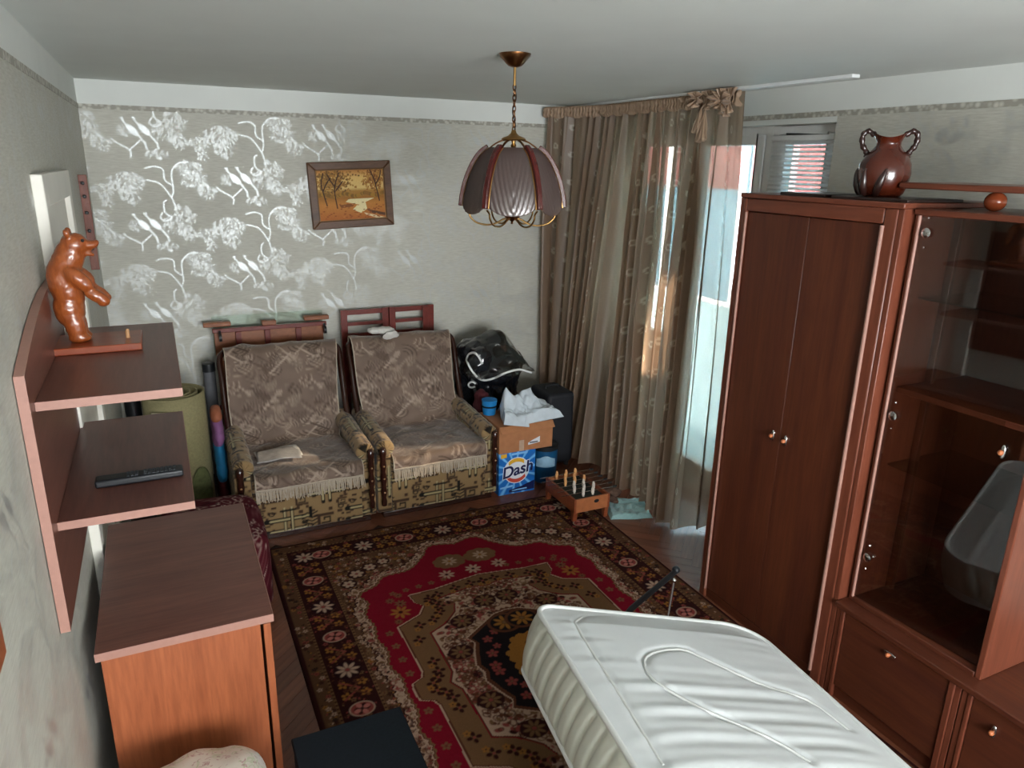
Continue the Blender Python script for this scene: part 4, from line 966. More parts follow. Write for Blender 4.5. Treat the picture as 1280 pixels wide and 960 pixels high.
rip = .6*(.0045*np.sin(lpos*62+2.6*vnoise(U*2, lpos*3, 1, 5)+1.2*U)+.003*np.sin(lpos*118+3*vnoise(U*2, lpos*4, 1, 8)))*np.clip((1-np.abs(U)**3)*np.minimum(1, lpos/.1), 0, 1)*np.clip(.55+1.6*vnoise(U, lpos*2, 2, 7), 0, 1)
def seams_h(lp, wp):
    k = np.zeros_like(lp)
    for P in SEAMS:
        for (a, b), (c, d) in zip(P[:-1], P[1:]):
            L2 = (c-a)**2+(d-b)**2+1e-9; t = np.clip(((lp-a)*(c-a)+(wp-b)*(d-b))/L2, 0, 1); k = np.maximum(k, np.exp(-((lp-a-t*(c-a))**2+(wp-b-t*(d-b))**2)/.012**2))
    return k
def to_lw(px, py):
    d = Vector(RC@np.array([px-640, py-480, FPX])); C = Vector((0, 0, 2.1)); t = (P0-C).dot(MT)/d.dot(MT); q = C+d*t-P0; return (-q.dot(ML), q.dot(MW))
SEAMS = [[tuple(p) for p in spline([to_lw(*p) for p in L_], 30)] for L_ in ([(828, 960), (760, 850), (722, 790), (722, 777), (745, 771), (830, 772)], [(1010, 960), (960, 930), (880, 895), (820, 860), (803, 835), (815, 822), (850, 818), (880, 830), (950, 862), (1010, 880), (1060, 915)])]
H_ = dome+rip-.010*seams_h(lpos, wpos)*np.minimum(1, dome/.02)
top_pts = np.zeros((ny, nx, 3)); p0, ml, mw, mtt = map(np.array, (P0, ML, MW, MT))
top_pts = p0-ml*lpos[..., None]+mw*wpos[..., None]+mtt*H_[..., None]
tpo = grid('top_cover', top_pts, M_tick, mt)
def on_top(l, w_):
    i = np.argmin(np.abs(lpos[:, 0]-l)); j = np.argmin(np.abs(wpos[i]-w_)); return Vector(top_pts[i, j])
for P in SEAMS:
    P = [(l, w_) for l, w_ in P if .055 < l < MLEN-.05 and .05 < w_ < MWID-.05]
    if len(P) > 3: MB().tube([mp(l, w_, float(np.interp(min(l, .12), [0, .12], [0, .022])*(1-abs((w_-.43)/.43)**4))-.006) for l, w_ in P], .0045, 8).build('seam', M_pip, tpo, sm=60)
for t, nm in ((0, 'piping'), (-MTH, 'piping')):
    MB().tube([mp(l, w_, t) for l, w_ in OUT[::2]], .0085, 8, closed=True).build(nm, M_pip, mt, sm=60)
MB().add([mp(l, w_, -MTH) for l, w_ in OUT], [tuple(range(len(OUT)))]).build('underside', M_band, mt)
# bed base below it, with the black lift arm
bb0 = thing('bed_base', 'low dark bed base with a tilted platform and black gas lift arm under the mattress', 'bed', (1.55, 1.0, .0145))
M_bedw = wood('dark_bed_panel', '2b1d18', '3c2a22', (6, 1, 6), .5)
box = [mp(l, w_, t) for t in (-MTH-.012, -MTH-.034) for l, w_ in ((.06, .04), (.06, MWID-.04), (MLEN-.04, MWID-.04), (MLEN-.04, .04))]
MB().add(box, [(0, 1, 2, 3), (7, 6, 5, 4), (0, 4, 5, 1), (1, 5, 6, 2), (2, 6, 7, 3), (3, 7, 4, 0)]).build('platform', M_bedw, bb0)
pl = mp(MLEN-.1, .1, -MTH-.034); pr_ = mp(.2, .15, -MTH-.034)
MB().box(1.15, 1.88, .25, 1.55, .0145, .135).build('storage_box', M_bedw, bb0, bevel=.004)
for l in (.30, 1.55):
    q = mp(l, .25, -MTH-.03); MB().box(q.x-.02, q.x+.02, q.y-.02, q.y+.02, .0145, q.z-.004).build('prop_leg', M_black, bb0, bevel=.003)
arm = MB().tube([(1.20, 1.72, .375), (1.36, 1.95, .395), (1.53, 2.040, .42), (1.825, 2.150, .452)], .013, 10, flat=.6).build('lift_arm', M_black, bb0, sm=50)
MB().ellipsoid((1.832, 2.156, .455), (.018, .018, .016), 12).build('arm_tip', M_black, arm, sm=50)
MB().tube([(1.795, 2.118, .440), (1.752, 2.085, .28)], .006, 8).build('gas_rod', M_chrome, arm, sm=50); MB().ellipsoid((1.795, 2.118, .435), (.012, .012, .012), 10).build('rod_joint', M_chrome, arm, sm=50)
MB().tube([(1.752, 2.085, .28), (1.69, 2.03, .02)], .011, 10).build('gas_cylinder', M_black, arm, sm=50)
cb = thing('clothes_heap', 'dark heap of clothes on the rug under the mattress edge', 'clothes', (1.0, 1.50, .013))
b = MB(); b.ellipsoid((.99, 1.42, .098), (.11, .2, .072)); b.ellipsoid((.96, 1.55, .122), (.09, .12, .092)); b.ellipsoid((1.03, 1.50, .15), (.07, .11, .08))
blob('cloth', b, plain('dark_grey_cloth', '1d1a1e', .9, var=.5, nscale=14), cb, .01, 4, .04, .05)
# ------------------------------------------------------------------ armchairs
def fabric_tile():
    B, K, DKB, LT = lin('8c724f'), lin('120f0c'), lin('3f2c1f'), lin('b5a67c'); r = Raster(.46, .40, .003, B); rr = random.Random(2)
    for _ in range(60):
        x, y = rr.uniform(0, .46), rr.uniform(0, .4); r.rect(x, x+rr.uniform(.012, .03), y, y+rr.uniform(.01, .02), DKB)
    def cross(x, y, s):
        for k in (-1, 1):
            r.line([(x-.10*s, y+k*.028*s), (x+.07*s, y+k*.028*s)], .022*s, K); r.line([(x-.08*s, y+k*.028*s), (x+.09*s, y+k*.028*s)], .009*s, LT)
            r.line([(x+k*.016*s, y-.075*s), (x+k*.016*s, y+.075*s)], .017*s, K); r.line([(x+k*.016*s, y-.065*s), (x+k*.016*s, y+.085*s)], .008*s, LT)
        for i in range(5):
            z0 = y-.04*s+i*.018*s; r.line([(x+.06*s, z0), (x+.085*s, z0+.010*s), (x+.105*s, z0), (x+.13*s, z0+.010*s)], .006*s, K)
    def sq(x, y, s):
        r.rect(x-.04*s, x+.04*s, y-.035*s, y+.035*s, DKB); r.rect(x-.026*s, x+.05*s, y-.022*s, y+.02*s, B); r.line([(x-.02*s, y-.015*s), (x+.02*s, y-.015*s), (x+.02*s, y+.012*s), (x-.008*s, y+.012*s), (x-.008*s, y)], .007*s, K)
    for ox in (-.46, 0, .46):
        for oy in (-.4, 0, .4):
            cross(ox+.14, oy+.10, 1.25); cross(ox+.36, oy+.30, 1.25); sq(ox+.35, oy+.09, 1.2); sq(ox+.08, oy+.29, 1.2); sq(ox+.22, oy+.24, .9); sq(ox+.45, oy+.19, .7)
            for (x, y) in ((.24, .03), (.26, .07), (.23, .10), (.05, .18), (.44, .16), (.19, .37), (.22, .34)): r.ell(ox+x, oy+y, .014, .011, K, 0, .006)
            r.rect(ox+.255, ox+.275, oy+.12, oy+.19, K); r.rect(ox+.415, ox+.43, oy+.02, oy+.08, K); r.rect(ox+.0, ox+.015, oy+.22, oy+.30, DKB); r.line([(ox+.1, oy+.19), (ox+.18, oy+.19)], .012, K)
    return r
FT = fabric_tile(); M_fab = vcol('tapestry_upholstery', .9, .15, .2, 500, .3)
M_dkw = wood('dark_carved_wood', '23100b', '3a1c12', (8, 8, 2), .25, .5, .4)
def plush_tile():
    """brushed strokes in fans"""
    r = Raster(.5, .62, .004, lin('6f5c4f')); rr = random.Random(11); cs = [lin(c) for c in ('8d7a6b', '574438', 'a08d7e', '473529', '7d6b5d', '5f4c40', '948272')]
    for k in range(64):
        x, y, a, s, L0 = rr.uniform(0, .5), rr.uniform(0, .62), rr.choice((.6, .75, -.7, 2.4, .5)), rr.uniform(.04, .11), rr.uniform(.5, .95); c, c2 = rr.sample(cs, 2); n_ = rr.choice((4, 5, 7))
        for ox in (-.5, 0, .5):
            for oy in (-.62, 0, .62):
                X, Y = ox+x, oy+y
                if not (-.15 < X < .65 and -.15 < Y < .77): continue
                for i in range(n_):
                    R0 = s*(.45+.9*i/n_); r.line([(X+R0*math.cos(a+t), Y+R0*.7*math.sin(a+t)) for t in np.linspace(-L0, L0, 9)], .0055, c if i % 2 else c2)
                if k % 3 == 0: r.line([(X-s*math.cos(a), Y-s*math.sin(a)), (X+s*math.cos(a), Y+s*math.sin(a))], .012, c)
    k = vnoise(r.X, r.Y, 18, 3); r.a = r.a*(1+.25*k[..., None]); return r
PT = plush_tile()
def plush_mat():
    t = NT('brown_plush_throw').set(.62, 0, .35, 0, .5); t.l(t.attr(), t.p.inputs['Base Color']); t.p.inputs['Sheen Roughness'].default_value = .35
    v = t.coords((1, 1, 1)); t.bump(t.mix(.5, t.noise(v, 40, 3, .5, 1.5), t.noise(v, 400, 2)), .5, .006); return t.m
M_plush = plush_mat(); M_fringe = plain('cream_fringe', 'a89a88', .8, var=.2, nscale=200)
def fab(name, pts, parent, uv, **k): return grid(name, pts, M_fab, parent, FT.sample(*uv), **k)
def fab_box(name, parent, x0, x1, y0, y1, z0, z1, r=.012, res=.0055, off=(0, 0)):
    """upholstered box: one skin wrapped round the front, top, back and the two ends"""
    def ring(w, h, n):                               # rounded rectangle y,z going round: front up, top back, back down, bottom
        P = []
        for cy, cz, a0 in ((y0+r, z0+r, -PI/2), (y0+r, z1-r, PI), (y1-r, z1-r, PI/2), (y1-r, z0+r, 0)):
            for i in range(5): a = a0-PI/2*i/4; P.append((cy+r*math.cos(a), cz+r*math.sin(a)))
        return P
    P = ring(0, 0, 0); D = []
    for p, q in zip(P, P[1:]+P[:1]):
        d = math.hypot(q[0]-p[0], q[1]-p[1]); n = max(1, int(d/res))
        for i in range(n): D.append((p[0]+(q[0]-p[0])*i/n, p[1]+(q[1]-p[1])*i/n))
    D = np.array(D+[D[0]]); s = np.r_[0, np.cumsum(np.hypot(*np.diff(D, axis=0).T))]; c = D.mean(0)
    nx = int((x1-x0)/res); xs = np.r_[x0+r, x0+r*.3, x0, np.linspace(x0, x1, nx), x1, x1-r*.3, x1-r]; xs = np.linspace(x0, x1, nx)
    ys = np.repeat(D[:, None, 0], nx+4, 1); zs = np.repeat(D[:, None, 1], nx+4, 1); X = np.repeat(np.r_[x0, x0, xs, x1, x1][None], len(D), 0)
    for j, k in ((0, 0), (1, .96), (nx+2, .96), (nx+3, 0)): ys[:, j] = c[0]+(D[:, 0]-c[0])*k; zs[:, j] = c[1]+(D[:, 1]-c[1])*k
    return fab(name, np.stack([X, ys, zs], -1), parent, (X+off[0], np.repeat(s[:, None], nx+4, 1)+off[1]))
def armchair(cx, y, label):
    a = thing('armchair', label, 'armchair', (cx, y+.45, 0), 'pair of tapestry armchairs')
    MB().box(cx-.36, cx+.36, y+.015, y+.78, .001, .035).build('plinth', M_dkw, a, bevel=.003)
    fab_box('seat_base', a, cx-.305, cx+.305, y, y+.74, .036, .30, off=(.1, .05))
    fab_box('seat_cushion', a, cx-.305, cx+.305, y-.012, y+.60, .301, .365, .028, .012)
    for s in (-1, 1):
        fab_box('arm_panel', a, cx+s*.349-.042, cx+s*.349+.042, y+.012, y+.74, .036, .415, .012, .007, (.2, .1))
        nu, nv = 40, 110; U, V = np.meshgrid(np.linspace(0, 2*PI, nu), np.linspace(0, 1, nv)); rr_ = .056*(1-.05*np.sin(V*24)**2)*np.where(V < .03, V/.03, np.where(V > .97, (1-V)/.03, 1))**.4
        yy = y-.008+V*.66; X = cx+s*.337+rr_*np.cos(U); Z = .452+.03*V+rr_*.92*np.sin(U)
        fab('arm_bolster', np.stack([X, yy, Z], -1), a, (yy, U*.056+.05*s))
        po = MB().lathe([(0, .10), (.016, .10), (.018, .13), (.013, .15), (.020, .19), (.014, .23), (.021, .28), (.013, .32), (.020, .36), (.017, .40), (.022, .44), (.020, .465), (.010, .475), (0, .476)], (cx+s*.362, y-.018, 0), 14).build('arm_post', M_dkw, a, sm=50)
        for z in (.19, .28, .36): MB().ellipsoid((cx+s*.362, y-.037, z), (.006, .005, .006), 8).build('highlight_bead', plain('carved_highlight', '8a6a45', .3), po)  # lighter beads stand in for highlights on the carved post
        MB().tube(spline([(cx+s*.362, y+.52, .46), (cx+s*.365, y+.60, .58), (cx+s*.365, y+.68, .78), (cx+s*.365, y+.74, .90), (cx+s*.33, y+.78, .935)], 20), .019, 10).build('back_rail', M_dkw, a, sm=60)
    # raked back
    nu, nv = 46, 110; P = spline([(.50, .30), (.56, .45), (.66, .75), (.715, .90), (.755, .935), (.80, .90), (.78, .75), (.70, .40), (.66, .20)], nv)
    U, V = np.meshgrid(np.linspace(-1, 1, 120), np.arange(nv)); X = cx+U*.325; pr = np.abs(U)**6; mid_ = np.array([.66, .58])
    Y = y+P[:, 0][V]*(1-.12*pr)+mid_[0]*.12*pr; Z = P[:, 1][V]*(1-.06*pr)+mid_[1]*.06*pr; sl_ = np.r_[0, np.cumsum(np.hypot(*np.diff(P, axis=0).T))]
    fab('backrest', np.stack([X, Y, Z], -1), a, (X, sl_[V]), thick=.004)
    for s in (-1, 1):
        poly_ = [(y+float(p[0]), float(p[1])) for p in P[::4]]
        MB().prism(poly_, 'x', cx+s*.322, cx+s*.318).build('back_side', plain('beige_upholstery', '94795a', .9), a)
    return a
def throw(cx, y, seed, label, shift=0):
    t = thing('throw', label, 'throw', (cx, y+.4, .36), 'plush throws over the armchairs')
    nv, nu = 200, 110; P = spline([(.838, .70), (.833, .84), (.815, .925), (.762, .955), (.700, .925), (.645, .77), (.565, .50), (.515, .405), (.43, .385), (.20, .390), (.03, .388), (-.020, .372), (-.027, .325)], nv)
    s = np.r_[0, np.cumsum(np.hypot(*np.diff(P, axis=0).T))]; U, V = np.meshgrid(np.linspace(-1, 1, nu), np.arange(nv)); sv = s[V]
    hwid = np.interp(np.arange(nv)/nv, [0, .25, .5, .62, 1], [.345, .345, .325, .296, .300])[V]
    skew = .015*np.sin(sv*5+seed)
    X = cx+shift+U*hwid+skew*(U > -2)
    tt = np.gradient(P, axis=0); nn = np.stack([-tt[:, 1], tt[:, 0]], 1); nn /= np.linalg.norm(nn, axis=1)[:, None]
    if nn[100, 1] < 0 or nn[100, 0] > 0: nn = -nn
    wr = .010+.016*vnoise(X*1.0+seed, sv, 7, 3+seed)+.010*vnoise(X+sv*.6, sv-X*.4, 16, 5+seed)+.012*np.maximum(0, np.sin(30*(X*.6+sv*.8)+4*vnoise(X, sv, 4, seed)))**3*.5
    wr = np.maximum(wr, .004)
    Y = y+P[:, 0][V]+nn[:, 0][V]*wr; Z = P[:, 1][V]+nn[:, 1][V]*wr
    grid('cloth', np.stack([X, Y, Z], -1), M_plush, t, PT.sample(X*1.15+.1*seed+2, sv*1.15+.2*seed), .004)
    # fringe along the hanging edge
    f = MB(); rr = random.Random(seed); ex, ey, ez = X[-1], Y[-1], Z[-1]; m = 150
    for i in range(m):
        k = i/(m-1)*(nu-1); j = int(k); x, yy, z = ex[j], ey[j], ez[j]; L_ = rr.uniform(.05, .075); dx, dy = rr.uniform(-.008, .008), rr.uniform(-.012, .0)
        f.add([(x-.0022, yy-.003, z+.004), (x+.0022, yy-.003, z+.004), (x+dx+.002, yy+dy-.006, z-L_), (x+dx-.002, yy+dy-.006, z-L_)], [(0, 1, 2, 3)])
    f.build('fringe', M_fringe, t, kind='stuff')
    hem = MB().tube([(ex[i], ey[i]-.004, ez[i]+.004) for i in range(0, nu, 2)], .006, 6).build('hem', M_fringe, t, sm=60)
    for sd in (0, -1): MB().tube([(X[i, sd], Y[i, sd], Z[i, sd]) for i in range(20, nv, 2)], .005, 6).build('hem', M_fringe, t, sm=60)
AY = 3.945
armchair(.622, AY, 'tapestry armchair with dark carved posts standing beside the rolled carpet')
armchair(1.420, AY, 'tapestry armchair with dark carved posts standing beside the detergent box')
throw(.622, AY, 1, 'brown plush throw with cream fringe over the armchair by the rolled carpet')
throw(1.420, AY, 2, 'brown plush throw with cream fringe over the armchair by the detergent box')
# papers on the first seat, white cap on the second back
mg = thing('magazine', 'grey folded magazine lying on the seat of an armchair', 'magazine', (.50, 4.22, .41))
M_mag = plain('grey_newsprint', '8f8d8c', .5, var=.3, nscale=20); M_magw = plain('white_paper', 'c8c6c2', .6)
for k, (m_, rot_, dz) in enumerate(((M_magw, .05, 0), (M_mag, -.08, .006))):
    nu, nv = 16, 12; U, V = np.meshgrid(np.linspace(-.125, .125, nu), np.linspace(-.09, .09, nv)); X = .50+U*math.cos(rot_)-V*math.sin(rot_); Y = 4.20-k*.03+U*math.sin(rot_)+V*math.cos(rot_)
    grid('sheet', np.stack([X, Y, .424+dz+.006*np.sin(U*20+k)+.004*np.cos(V*18)], -1), m_, mg, None, .003)
cp = thing('white_cap', 'white crumpled cap lying on top of an armchair back', 'cap', (1.30, 4.70, .97))
b = MB(); b.ellipsoid((1.30, 4.69, 1.0), (.075, .05, .024)); b.ellipsoid((1.33, 4.63, .972), (.06, .05, .010), 16, Matrix.Rotation(-.9, 3, 'X')); b.ellipsoid((1.24, 4.70, 1.0), (.05, .045, .022))
blob('fabric', b, plain('white_cotton', 'cfccc6', .8, var=.05), cp, .006, 4, .015, .03)

# ------------------------------------------------------------------ behind the chairs
M_redw = wood('red_stained_wood', '5e1c14', '7a2c20', (3, 6, 3), .35, .45, .2); M_or = wood('orange_brown_panel', '7a4426', '955a36', (2, 6, 6), .4)
tr = thing('folded_trolley', 'folded wooden serving trolley with glass top standing against the wall', 'trolley', (.59, 4.93, 0))
MB().box(.255, .945, 4.93, 4.945, .12, 1.03).build('panel', M_or, tr, bevel=.002)
MB().box(.25, .95, 4.962, 4.968, .30, 1.112).build('glass_top', glass_mat('green_edge_glass', (.92, .96, .93), 1.2), tr)
MB().box(.245, .965, 4.905, 4.928, 1.015, 1.042).build('rail', M_redw, tr, bevel=.003); MB().box(.245, .955, 4.905, 4.928, .5, .53).build('rail', M_redw, tr, bevel=.003)
for x in (.40, .58, .78): MB().box(x-.018, x+.018, 4.908, 4.9295, .13, 1.014).build('stile', M_redw, tr, bevel=.003)
for a, b_x in ((.195, .36), (.82, .985)): MB().box(a, b_x, 4.905, 4.958, 1.055, 1.083).build('handle', M_or, tr, bevel=.005)
MB().box(.55, .64, 4.908, 4.955, 1.043, 1.072).build('bracket', M_or, tr, bevel=.003)
for x in (.28, .94):
    c_ = MB().tube([(x, 4.885, .99), (x+.016, 4.885, .99)], .026, 16).build('caster', M_black, tr, sm=40); MB().tube([(x+.008, 4.895, .995), (x+.008, 4.906, 1.03)], .008, 8).build('caster_fork', M_black, c_)
for x in (.28, .92): MB().box(x-.02, x+.02, 4.925, 4.95, 0, .12).build('leg', M_redw, tr, bevel=.003)
fr = thing('folding_frame', 'red wooden folding frame of two ladder-like leaves behind the armchair', 'frame', (1.41, 4.97, 0))
for a, b_x in ((1.075, 1.412), (1.418, 1.75)):
    lf_ = MB().box(a, a+.045, 4.955, 4.98, 0, 1.098).build('upright', M_redw, fr, bevel=.003); MB().box(b_x-.045, b_x, 4.955, 4.98, 0, 1.098).build('upright', M_redw, fr, bevel=.003)
    for z, h_ in ((1.062, .034), (.985, .024), (.90, .03), (.5, .03), (.1, .03)): MB().box(a+.045, b_x-.045, 4.957, 4.977, z, z+h_).build('rung', M_redw, fr, bevel=.002)
MB().box(1.66, 1.70, 4.935, 4.9545, .9, 1.09).build('stay', M_redw, fr, bevel=.002)

# ------------------------------------------------------------------ left corner: roll, tube, bag, pouf
M_roll = plain('beige_carpet_back', '857d5a', .95, var=.12, nscale=80, bump=.2); M_pile = plain('green_carpet_patch', '5c603a', .95, var=.25, nscale=40)
rl = thing('carpet_roll', 'beige rolled carpet standing upright in the corner', 'carpet roll', (-.03, 4.42, 0))
n = 300; th = np.linspace(0, 2*PI*4.2, n); rd = .03+.036*th/(2*PI); prof = np.stack([-.03+rd*np.cos(th+.9), 4.42+rd*np.sin(th+.9)], 1)
pts = np.zeros((10, n, 3)); pts[..., :2] = prof[None]; pts[..., 2] = np.linspace(0.001, .80, 10)[:, None]
grid('rolled_sheet', pts, M_roll, rl, None, .012, offset=0)
ra = rd[-1]+.0075
lb = MB()
def on_roll(a0, a1, z0, z1, name, mat, nseg=14):
    U, V = np.meshgrid(np.linspace(a0, a1, nseg), np.linspace(z0, z1, 10)); grid(name, np.stack([-.03+ra*np.cos(U), 4.42+ra*np.sin(U), V], -1), mat, rl, None, .002, offset=1)
on_roll(-2.2, -1.62, .66, .74, 'paper_label', plain('pale_tape', 'a89c82', .5))
U, V = np.meshgrid(np.linspace(0, 2*PI, 30), np.linspace(0, 1, 8)); aa = -.95+V*np.cos(U)*.38; zz = .22+V*np.sin(U)*.16
grid('pile_patch', np.stack([-.03+(ra+.001)*np.cos(aa), 4.42+(ra+.001)*np.sin(aa), zz], -1), M_pile, rl, None, .003, offset=1)
tb = thing('grey_tube', 'grey cardboard tube with black cap behind the armchair', 'tube', (.20, 4.86, 0))
MB().lathe([(0, 0), (.036, 0), (.036, .79), (0, .79)], (.20, 4.86, 0), 24).build('tube_body', plain('grey_card', '5f6064', .6), tb, sm=40); MB().lathe([(0, .785), (.039, .785), (.039, .835), (.03, .84), (0, .84)], (.20, 4.86, 0), 24).build('cap', M_black, tb, sm=40)
bt = solo(MB().lathe([(0, 0), (.045, 0), (.045, 1.03), (.038, 1.06), (0, 1.06)], (-.255, 4.86, 0), 24), 'black_post', M_black, 'black cylindrical post standing in the room corner behind the carpet roll', 'post', (-.255, 4.86, 0), sm=40)
bg_ = thing('cloth_bag', 'stuffed orange, purple and blue cloth bag between the carpet roll and armchair', 'bag', (.19, 4.45, 0))
for nm, c_, E_ in (('red_panel', '5a1822', ((.195, 4.45, .12, .034, .14, .12), (.195, 4.40, .16, .034, .10, .12))), ('blue_panel', '1b78a8', ((.195, 4.41, .36, .034, .10, .13), (.195, 4.38, .30, .034, .08, .09), (.195, 4.44, .42, .034, .10, .09))),
                   ('purple_panel', '80527f', ((.195, 4.44, .53, .034, .10, .085), (.195, 4.42, .50, .034, .09, .08), (.195, 4.46, .57, .034, .09, .07))), ('orange_panel', '96563a', ((.195, 4.46, .635, .034, .09, .04), (.195, 4.44, .62, .034, .08, .035)))):
    b = MB()
    for e_ in E_: b.ellipsoid(e_[:3], e_[3:], 18)
    blob(nm, b, plain(nm+'_cloth', c_, .7, var=.12), bg_, .007, 2, .012, .05)
pf = thing('pouf', 'low pouf under a burgundy patterned cover between the dresser and armchair', 'pouf', (.12, 3.62, 0))
def pouf():
    r = Raster(.5, .5, .004, lin('4a0f1a')); rr = random.Random(6)
    for _ in range(60):
        x, y, s = rr.uniform(0, .5), rr.uniform(0, .5), rr.uniform(.015, .04); c = lin(rr.choice(('9a8078', '6a3a3e', '8a6f68', '5a1a22', '55141e'))); r.ell(x, y, s, s*.7, c, rr.uniform(0, 3), .006)
    for _ in range(160): r.ell(rr.uniform(0, .5), rr.uniform(0, .5), .008, .004, lin(rr.choice(('b9a59a', '1c080c', '8a6f68'))), rr.uniform(0, 3))
    nu, nv = 180, 120; U, V = np.meshgrid(np.linspace(0, 2*PI, nu, endpoint=False), np.linspace(0, 1, nv))
    # superellipse plan, rounded shoulders
    prof = spline([(0.001, .372), (.5, .372), (.85, .362), (.97, .32), (1, .22), (1.0, .10), (.99, .004)], nv); R_ = prof[:, 0][:, None]; Z = np.repeat(prof[:, 1][:, None], nu, 1)
    e = 2/4.5; cx_ = np.sign(np.cos(U))*np.abs(np.cos(U))**e; sy_ = np.sign(np.sin(U))*np.abs(np.sin(U))**e
    X = .085+.25*R_*cx_; Y = 3.575+.335*R_*sy_; Z = Z+.012*vnoise(X, Y, 9, 2)*(Z > .05)
    s = np.r_[0, np.cumsum(np.hypot(*np.diff(prof*[.28, 1], axis=0).T))][:, None]
    grid('cover', np.stack([X, Y, Z], -1), vcol('burgundy_chenille', .9, .15, 0), pf, r.sample(X+.5*s, Y+.4*s+U*.0), 0, True)
pouf()

# ------------------------------------------------------------------ the pile beside the second armchair
M_card = plain('brown_cardboard', 'a06a44', .8, var=.1, nscale=25)
db = thing('detergent_box', 'blue laundry detergent box standing on the floor under the carton', 'box', (1.95, 4.03, 0))
bxx0, bxx1, by0_, bzz = 1.828, 2.092, 3.955, .297
M_dblue = None
def dash_mat():
    t = NT('printed_blue_card').set(.35, 0, .5); v = t.coords((1, 1, 1)); mp_ = t.n('ShaderNodeVectorMath', operation='SUBTRACT'); mp_.inputs[1].default_value = (0, 0, .165); t.l(v, mp_.inputs[0])
    sx = t.n('ShaderNodeSeparateXYZ'); t.l(mp_.outputs[0], sx.inputs[0]); at = t.n('ShaderNodeMath', operation='ARCTAN2'); t.l(sx.outputs[2], at.inputs[0]); t.l(sx.outputs[0], at.inputs[1])
    m1 = t.n('ShaderNodeMath', operation='MULTIPLY'); m1.inputs[1].default_value = 14; t.l(at.outputs[0], m1.inputs[0]); sn = t.n('ShaderNodeMath', operation='SINE'); t.l(m1.outputs[0], sn.inputs[0])
    t.l(t.ramp(sn.outputs[0], [(.35, lin('1667b8')), (.98, lin('6fb2e6'))]), t.p.inputs['Base Color']); return t.m
MB().box(bxx0, bxx1, by0_, by0_+.15, 0, bzz).build('carton', dash_mat(), db, bevel=.003)
fy = by0_-.0006
def flat(name, poly_, mat, d=0): return MB().prism(poly_, 'y', fy-d-.0006, fy-d).build(name, mat, db)
P_ = lambda n, cx_, cz, rx_, rz_, a0=0, a1=2*PI: [(cx_+rx_*math.cos(t), cz+rz_*math.sin(t)) for t in np.linspace(a0, a1, n, endpoint=(a1-a0) < 6)]
Mw, My, Mr, Mn, Ms = [plain(n_, c_, .4, var=.02) for n_, c_ in (('print_white', 'd8dce2'), ('print_yellow', 'd9a52c'), ('print_red', 'c04a3a'), ('print_navy', '10184a'), ('print_sky', '7fb8e8'))]
bcx, bcz = 1.955, .165
flat('printed_disc', P_(40, bcx, bcz, .092, .092), Mw)
flat('printed_arc', P_(20, bcx, bcz, .086, .086, .9, 2.3)+P_(20, bcx, bcz-.03, .085, .09, .9, 2.3)[::-1], My, .0008)
flat('printed_arc', P_(20, bcx, bcz, .086, .086, 3.7, 5.6)+P_(20, bcx, bcz+.03, .085, .09, 3.8, 5.5)[::-1], Mr, .0008)
flat('printed_tag', [(bxx0+.012, .262), (bxx0+.055, .265), (bxx0+.055, .292), (bxx0+.012, .290)], My, .0008)
flat('printed_band', [(bxx0+.075, .012), (bxx1-.004, .012), (bxx1-.004, .075), (bxx0+.16, .045), (bxx0+.075, .03)], Mn)
flat('printed_strip', [(bxx0+.09, .274), (bxx1-.06, .276), (bxx1-.06, .290), (bxx0+.09, .288)], Ms, .0008); flat('printed_strip', [(bxx0+.01, .046), (bxx0+.10, .052), (bxx0+.10, .066), (bxx0+.01, .058)], Ms, .0008)
flat('printed_strip', [(bxx0+.095, .020), (bxx1-.06, .023), (bxx1-.06, .031), (bxx0+.095, .028)], Ms, .0008)
text('lettering', 'Dash', .110, (bcx+.002, fy-.0022, bcz+.002), (PI/2, -.16, 0), Mw, db, .25, .006); text('lettering', 'Dash', .110, (bcx+.002, fy-.0032, bcz+.002), (PI/2, -.16, 0), Mn, db, .25, .0022)
ct = thing('cardboard_carton', 'open brown cardboard carton resting on the detergent box', 'carton', (2.0, 4.1, .298))
MB().box(1.822, 2.210, 3.945, 4.27, .2985, .482).build('body', M_card, ct, bevel=.003)
MB().prism([(3.945, .480), (3.915, .445), (3.913, .447), (3.945, .484)], 'x', 1.824, 2.208).build('flap', M_card, ct)
sl_ = MB().prism([(2.03, .335), (2.115, .345), (2.115, .385), (2.06, .365), (2.03, .350)], 'y', 3.9436, 3.9444).build('paper_sticker', Mw, ct); MB().box(2.04, 2.10, 3.9428, 3.9435, .347, .354).build('printed_line', M_black, sl_)
MB().box(1.965, 2.0, 3.9436, 3.9444, .30, .375).build('tape', plain('clear_tape', 'b59a84', .25), ct)
bk = thing('paint_bucket', 'small blue bucket with black lid beside the detergent box', 'bucket', (2.235, 4.09, 0))
MB().lathe([(0, .001), (.078, .001), (.082, .02), (.088, .235), (0, .235)], (2.235, 4.09, 0), 32).build('bucket_body', plain('teal_blue_plastic', '0f4a72', .4), bk, sm=40)
MB().lathe([(0, .234), (.092, .234), (.093, .262), (.085, .268), (0, .268)], (2.235, 4.09, 0), 32).build('lid', M_black, bk, sm=40)
U, V = np.meshgrid(np.linspace(-2.75, -1.15, 24), np.linspace(.12, .19, 12)); wv = V+.012*np.cos((U+1.95)*4)*(V-.12)/.07
grid('label', np.stack([2.235+.0895*np.cos(U), 4.09+.0895*np.sin(U), wv], -1), plain('print_pale_blue', '8fb4cc', .4), bk, None, .001, offset=1)
wb = thing('plastic_bag', 'crumpled white plastic bags heaped on the cardboard carton', 'bag', (2.02, 4.12, .484))
M_poly = plain('white_polythene', 'c2ccd4', .25, var=.1, nscale=12, coat=.3)
